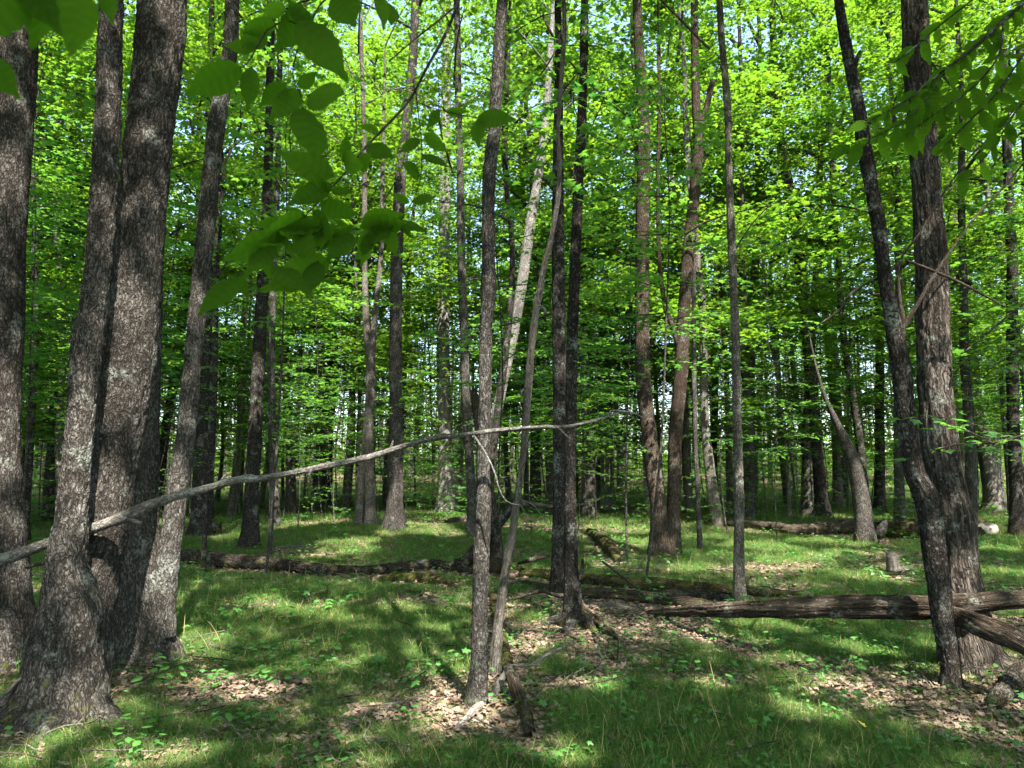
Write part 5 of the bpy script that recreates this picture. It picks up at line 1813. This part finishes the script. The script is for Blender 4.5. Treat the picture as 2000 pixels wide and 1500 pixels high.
def leaf_between(root_loc, parent, me, p0, p1, roll, narrow=1):
    d = p1 - p0
    L = np.linalg.norm(d)
    view = np.array([0, 0, CAM_Z]) - p0
    view /= np.linalg.norm(view)
    n = view - d * (view @ d) / L ** 2
    n /= np.linalg.norm(n)
    if n[2] < 0 and abs(roll) < 9:
        n = -n
    s = np.cross(d / L, n)
    n2_ = n * math.cos(roll) + s * math.sin(roll)
    M = frames(n2_[None], d[None])[0]
    o = obj('leaf', me, parent)
    if narrow != 1:
        M = M * np.array([narrow, 1, 1])[None]
    o.matrix_local = mat_from(p0 - root_loc, M, L)
    return o


def foreground_beech():
    Y = 1.28
    root_loc = at(905, -40, 1.5)[0]
    e = empty('overhanging_branch', root_loc)
    tag(e, 'drooping beech branch with large dark leaves hanging into the upper left', 'branch')
    twigs = [
        [(905, -40, 8, 1.5), (893, 10, 7, 1.48), (868, 70, 6, 1.46), (835, 130, 6, 1.43), (800, 195, 5, 1.4), (755, 245, 5, 1.36), (712, 290, 4, 1.33), (672, 340, 4, 1.3), (640, 375, 3, 1.28), (598, 420, 3, 1.27), (560, 462, 3, 1.26), (520, 500, 2, 1.25), (470, 538, 2, 1.25)],
        [(893, 10, 4, 1.48), (850, 45, 4, 1.46), (800, 85, 3, 1.44), (760, 120, 3, 1.42)],
        [(812, 175, 3, 1.4), (816, 215, 2.6, 1.38), (822, 260, 2.4, 1.36), (824, 310, 2.2, 1.35), (822, 345, 2, 1.35), (805, 395, 2, 1.34), (780, 425, 2, 1.33)],
        [(660, -20, 5, 1.25), (625, 10, 4, 1.22), (600, 60, 4, 1.2), (580, 100, 3, 1.2), (572, 150, 3, 1.2), (585, 180, 2, 1.2), (592, 200, 2, 1.2)],
        [(520, 60, 3, 1.2), (500, 95, 3, 1.2), (486, 120, 3, 1.2), (474, 130, 2, 1.2)],
        [(600, 60, 3, 1.2), (560, 40, 3, 1.2), (520, 60, 3, 1.2)],
        [(815, 200, 2, 1.38), (860, 215, 2, 1.4), (930, 230, 2, 1.42), (1000, 238, 1.5, 1.44)],
        [(690, 318, 3, 1.31), (700, 350, 2, 1.3), (705, 410, 2, 1.3), (690, 440, 2, 1.3), (650, 450, 2, 1.28)],
    ]
    T = Tubes()
    for k, tw in enumerate(twigs):
        T.add(np.array([[*at(x, y, yy)[0], w / 2 / FPX * at(x, y, yy)[1]] for x, y, w, yy in tw]), segs=7, step=.012, lump=.1, seed=800 + k)
    obj('branch', T.mesh('branch', M_TWIG, root_loc), e)
    L = [  # base -> tip in the photograph, depth
        (474, 128, 362, 180, 1.2), (492, 128, 486, 203, 1.2), (540, 45, 470, 60, 1.2), (580, 38, 662, 114, 1.18), (600, 20, 530, 95, 1.22), (520, 62, 462, 108, 1.22), (655, -15, 690, 45, 1.25), (560, 20, 500, 10, 1.2),
        (560, 160, 508, 205, 1.2), (588, 172, 528, 242, 1.21), (582, 172, 618, 142, 1.2), (598, 188, 696, 212, 1.2), (592, 208, 624, 304, 1.2), (672, 314, 676, 262, 1.28), (668, 312, 712, 325, 1.28), (655, 345, 558, 318, 1.27),
        (650, 358, 566, 405, 1.27), (640, 376, 600, 340, 1.27), (600, 420, 500, 470, 1.26), (598, 422, 560, 395, 1.26), (560, 462, 437, 500, 1.25), (556, 464, 580, 500, 1.25), (520, 500, 468, 475, 1.25), (640, 430, 548, 468, 1.26),
        (468, 538, 384, 606, 1.24), (470, 538, 492, 584, 1.25), (522, 502, 528, 545, 1.25), (648, 503, 536, 576, 1.26), (622, 508, 598, 570, 1.26), (690, 440, 625, 470, 1.28), (700, 445, 795, 430, 1.3), (705, 430, 780, 405, 1.3),
        (780, 425, 800, 465, 1.32), (770, 440, 700, 480, 1.3), (760, 450, 775, 500, 1.3), (720, 455, 715, 515, 1.3), (690, 455, 640, 500, 1.28), (690, 452, 660, 425, 1.29), (805, 395, 852, 385, 1.33), (800, 398, 770, 372, 1.34),
        (822, 345, 780, 320, 1.35), (824, 300, 872, 340, 1.35), (822, 270, 780, 300, 1.36), (825, 262, 880, 290, 1.37), (860, 215, 838, 248, 1.4), (870, 218, 912, 210, 1.4), (930, 230, 1006, 236, 1.42), (934, 232, 926, 268, 1.42),
        (610, 410, 640, 470, 1.27), (580, 445, 510, 430, 1.26), (575, 450, 610, 505, 1.26), (540, 480, 480, 520, 1.25), (620, 400, 700, 415, 1.28), (660, 440, 600, 490, 1.28), (640, 448, 560, 440, 1.27), (735, 440, 690, 500, 1.3),
        (785, 420, 745, 470, 1.32), (770, 430, 830, 470, 1.33), (715, 285, 770, 310, 1.33), (740, 255, 700, 235, 1.35), (610, 60, 560, 0, 1.2), (590, 90, 640, 60, 1.2), (500, 95, 440, 90, 1.21), (530, 520, 600, 545, 1.25),
        (700, 330, 730, 300, 1.32), (645, 372, 690, 380, 1.28), (760, 5, 765, 45, 1.4), (740, -20, 762, 38, 1.3)]
    for k, (x0, y0, x1, y1, yy) in enumerate(L):
        p0 = at(x0, y0, yy)[0]
        p1 = at(x1, y1, yy - random.uniform(-.03, .05))[0]
        rl = random.uniform(-.6, .6) if k < 15 else random.choice((-1, 1)) * random.uniform(.35, .95)
        leaf_between(root_loc, e, BEECH[k % 4], p0, p1, rl)


foreground_beech()


def close_leaves():
    root_loc = at(-60, -60, .62)[0]
    e = empty('overhanging_branch', root_loc)
    tag(e, 'blurred leaves very close to the lens in the top left corner', 'branch')
    T = Tubes()
    T.add(np.array([[*at(x, y, .62)[0], .0016] for x, y in ((-60, -60), (40, -40), (120, -30), (200, -50))]), segs=6, step=.01, lump=0)
    obj('branch', T.mesh('branch', M_TWIG, root_loc), e)
    for k, (x0, y0, x1, y1, yy) in enumerate(((60, -50, -60, 80, .60), (90, -60, 80, 80, .62), (150, -40, 140, 100, .66), (200, -40, 215, 28, .66), (-30, 110, 28, 185, .7), (30, -60, 110, 40, .6))):
        leaf_between(root_loc, e, BEECH[k % 4], at(x0, y0, yy)[0], at(x1, y1, yy)[0], random.uniform(-.5, .5))


close_leaves()


def upper_right_branch():
    root_loc = at(2040, -60, 2.6)[0]
    e = empty('overhanging_branch', root_loc)
    tag(e, 'leafy branch with hanging pointed leaves drooping into the upper right corner', 'branch')
    paths = [[(2040, -30, 9, 2.5), (1960, 40, 7, 2.45), (1900, 95, 6, 2.4), (1840, 140, 4, 2.35), (1780, 190, 3, 2.3), (1690, 240, 2, 2.25)],
             [(1960, 40, 5, 2.45), (1950, 110, 4, 2.4), (1900, 170, 3, 2.4), (1830, 220, 2, 2.35), (1770, 262, 2, 2.3)],
             [(2030, 60, 5, 2.5), (1990, 120, 4, 2.5), (1940, 190, 3, 2.45), (1890, 240, 3, 2.4), (1840, 290, 2, 2.4)],
             [(2040, 150, 4, 2.6), (1990, 210, 3, 2.6), (1950, 260, 2, 2.55)],
             [(1900, 0, 3, 2.5), (1860, 30, 3, 2.45), (1800, 80, 2, 2.4), (1750, 120, 2, 2.35)],
             [(1850, 135, 3, 2.36), (1790, 215, 2, 2.3), (1720, 262, 2, 2.25), (1650, 285, 1.6, 2.2)],
             [(1990, 210, 3, 2.6), (1930, 300, 2, 2.6), (1880, 350, 2, 2.6)]]
    T = Tubes()
    R = random.Random(5)
    for k, tw in enumerate(paths):
        c = np.array([[*at(x, y, yy)[0], w / 2 / FPX * at(x, y, yy)[1]] for x, y, w, yy in tw])
        T.add(c, segs=6, step=.02, lump=.1, seed=820 + k)
        rows, t = catmull(c, np.arange(.05, 1.6, .033 if k < 3 else .045))
        rows = rows[:int(np.sum(np.linalg.norm(np.diff(c[:, :3], axis=0), axis=1)) / (.033 if k < 3 else .045))]
        for j, q in enumerate(rows):
            p0 = q[:3]
            s = 1 if j % 2 else -1
            d = np.array([-.45 + s * .45 + R.uniform(-.25, .25), R.uniform(-.4, .3) * s, -.5 + R.uniform(-.35, .3)])
            d /= np.linalg.norm(d)
            Ln = R.uniform(.065, .11)
            leaf_between(root_loc, e, BEECH[R.randrange(4)], p0, p0 + d * Ln, R.uniform(-.9, .9), .8)
    obj('branch', T.mesh('branch', M_TWIG, root_loc), e)


upper_right_branch()

MAPLE_ME = []
for k in range(3):
    tv, tf = LEAF_MAPLE
    V = tv.copy()
    V[:, 2] *= (.6, 1.2, 1.8)[k]
    MAPLE_ME.append(mesh_np('maple_leaf', V, tf, M_LEAF_LOW, {'tint': ('FLOAT', np.full(len(tv), (.15, .5, .85)[k], np.float32))}, smooth=False))


def bough(label, twigs, step, size, seed, side=.16, mats=None):
    R = random.Random(seed)
    c0 = twigs[0][0]
    root_loc = at(c0[0], c0[1], c0[3])[0]
    e = empty('maple_branch', root_loc)
    tag(e, label, 'branch')
    T = Tubes()
    n = 0
    for k, tw in enumerate(twigs):
        c = np.array([[*at(x, y, yy)[0], w / 2 / FPX * at(x, y, yy)[1]] for x, y, w, yy in tw])
        T.add(c, segs=6, step=.05, lump=.1, seed=seed + k)
        Lc = np.sum(np.linalg.norm(np.diff(c[:, :3], axis=0), axis=1))
        rows, t = catmull(c, np.arange(Lc * .15, Lc, step))
        tg = np.gradient(rows[:, :3], axis=0)
        for j, q in enumerate(rows):
            a = tg[j] / (np.linalg.norm(tg[j]) + 1e-9)
            h = np.cross(a, np.array([0, 0, 1.0]))
            h /= np.linalg.norm(h) + 1e-9
            for s in (1, -1):
                if R.random() < .15:
                    continue
                d = a * R.uniform(.2, .9) + h * s * R.uniform(.4, 1.0) + np.array([0, 0, R.uniform(-.35, .1)])
                d /= np.linalg.norm(d)
                p0 = q[:3] + d * R.uniform(.02, side)
                nrm = np.array([[R.gauss(0, .28), R.gauss(0, .28) - .1, 1.0]])
                M = frames(nrm, d[None])[0]
                o = obj('leaf', MAPLE_ME[R.randrange(3)], e)
                o.matrix_local = mat_from(p0 - root_loc, M, size * R.uniform(.7, 1.2))
                n += 1
    obj('branch', T.mesh('branch', M_TWIG, root_loc), e)


bough('maple twig reaching in from the right edge across the furrowed trunk', [
    [(2060, 830, 5, 4.2), (1990, 852, 4, 4.2), (1930, 866, 4, 4.15), (1870, 868, 3, 4.1), (1820, 880, 3, 4.1), (1798, 870, 2, 4.1)],
    [(1960, 850, 2, 4.2), (1900, 828, 2, 4.15), (1840, 815, 2, 4.1), (1785, 818, 1.5, 4.05)],
    [(1930, 860, 2, 4.15), (1880, 838, 2, 4.3), (1830, 826, 1.5, 4.3)]], .10, .095, 900)
bough('maple spray hanging left of the dark slim trunk at mid height', [
    [(960, 640, 3, 5.3), (925, 655, 3, 5.25), (890, 665, 2, 5.2), (850, 660, 2, 5.2), (825, 655, 1.5, 5.15)],
    [(925, 655, 2, 5.25), (890, 690, 2, 5.1), (850, 715, 1.5, 5.05), (790, 748, 1.2, 5.0)]], .10, .095, 901)
bough('dark maple bough spreading across the paired trunks near the top', [
    [(1060, 30, 6, 7.0), (1090, 90, 5, 6.9), (1130, 140, 4, 6.8), (1180, 190, 3, 6.7), (1240, 240, 2, 6.6)],
    [(1090, 90, 3, 6.9), (1060, 140, 3, 6.7), (1020, 180, 2, 6.6), (985, 215, 2, 6.5)],
    [(1130, 140, 3, 6.8), (1120, 200, 3, 6.6), (1150, 260, 2, 6.5), (1210, 290, 2, 6.4)],
    [(1060, 30, 3, 7.0), (1010, 60, 3, 6.9), (980, 100, 2, 6.8)],
    [(1180, 190, 2, 6.7), (1140, 310, 2, 6.5), (1190, 345, 2, 6.4), (1250, 350, 1.5, 6.3)],
    [(1090, 90, 2, 6.9), (1160, 90, 2, 6.9), (1220, 120, 2, 6.8), (1270, 170, 1.5, 6.7)], [(1130, 140, 2, 6.8), (1060, 230, 2, 6.6), (1010, 270, 2, 6.5)], [(1060, 30, 2, 7), (1120, 20, 2, 7), (1190, 40, 2, 7)],
    [(1130, 140, 2, 6.8), (1100, 180, 2, 6.5), (1080, 260, 2, 6.4), (1040, 330, 1.5, 6.3)], [(1180, 190, 2, 6.7), (1215, 215, 2, 6.8), (1265, 300, 1.5, 6.7)], [(1150, 260, 2, 6.5), (1120, 330, 2, 6.4), (1150, 395, 1.5, 6.3)]], .075, .115, 902, .30)
bough('maple bough lit yellow-green left of the furrowed trunk', [
    [(1720, 420, 5, 6.8), (1660, 405, 4, 6.7), (1600, 400, 3, 6.6), (1540, 410, 2, 6.5), (1480, 440, 2, 6.4)],
    [(1660, 405, 2, 6.7), (1620, 370, 2, 6.8), (1560, 360, 2, 6.9)],
    [(1600, 400, 2, 6.6), (1560, 450, 2, 6.4), (1500, 490, 2, 6.3)],
    [(1700, 415, 2, 6.8), (1720, 330, 2, 6.8), (1760, 300, 2, 6.9), (1800, 310, 1.5, 7.0)]], .10, .105, 903, .26)
bough('low maple bough at the right edge under the leaning stem', [
    [(2060, 560, 4, 6.0), (1990, 600, 4, 5.9), (1930, 650, 3, 5.9), (1880, 690, 2, 5.8)],
    [(1990, 600, 2, 5.9), (1940, 600, 2, 5.8), (1890, 620, 1.5, 5.7)],
    [(2040, 640, 3, 6.0), (1980, 690, 2, 6.0), (1930, 720, 2, 5.9)]], .10, .10, 904, .26)

finish_labels()
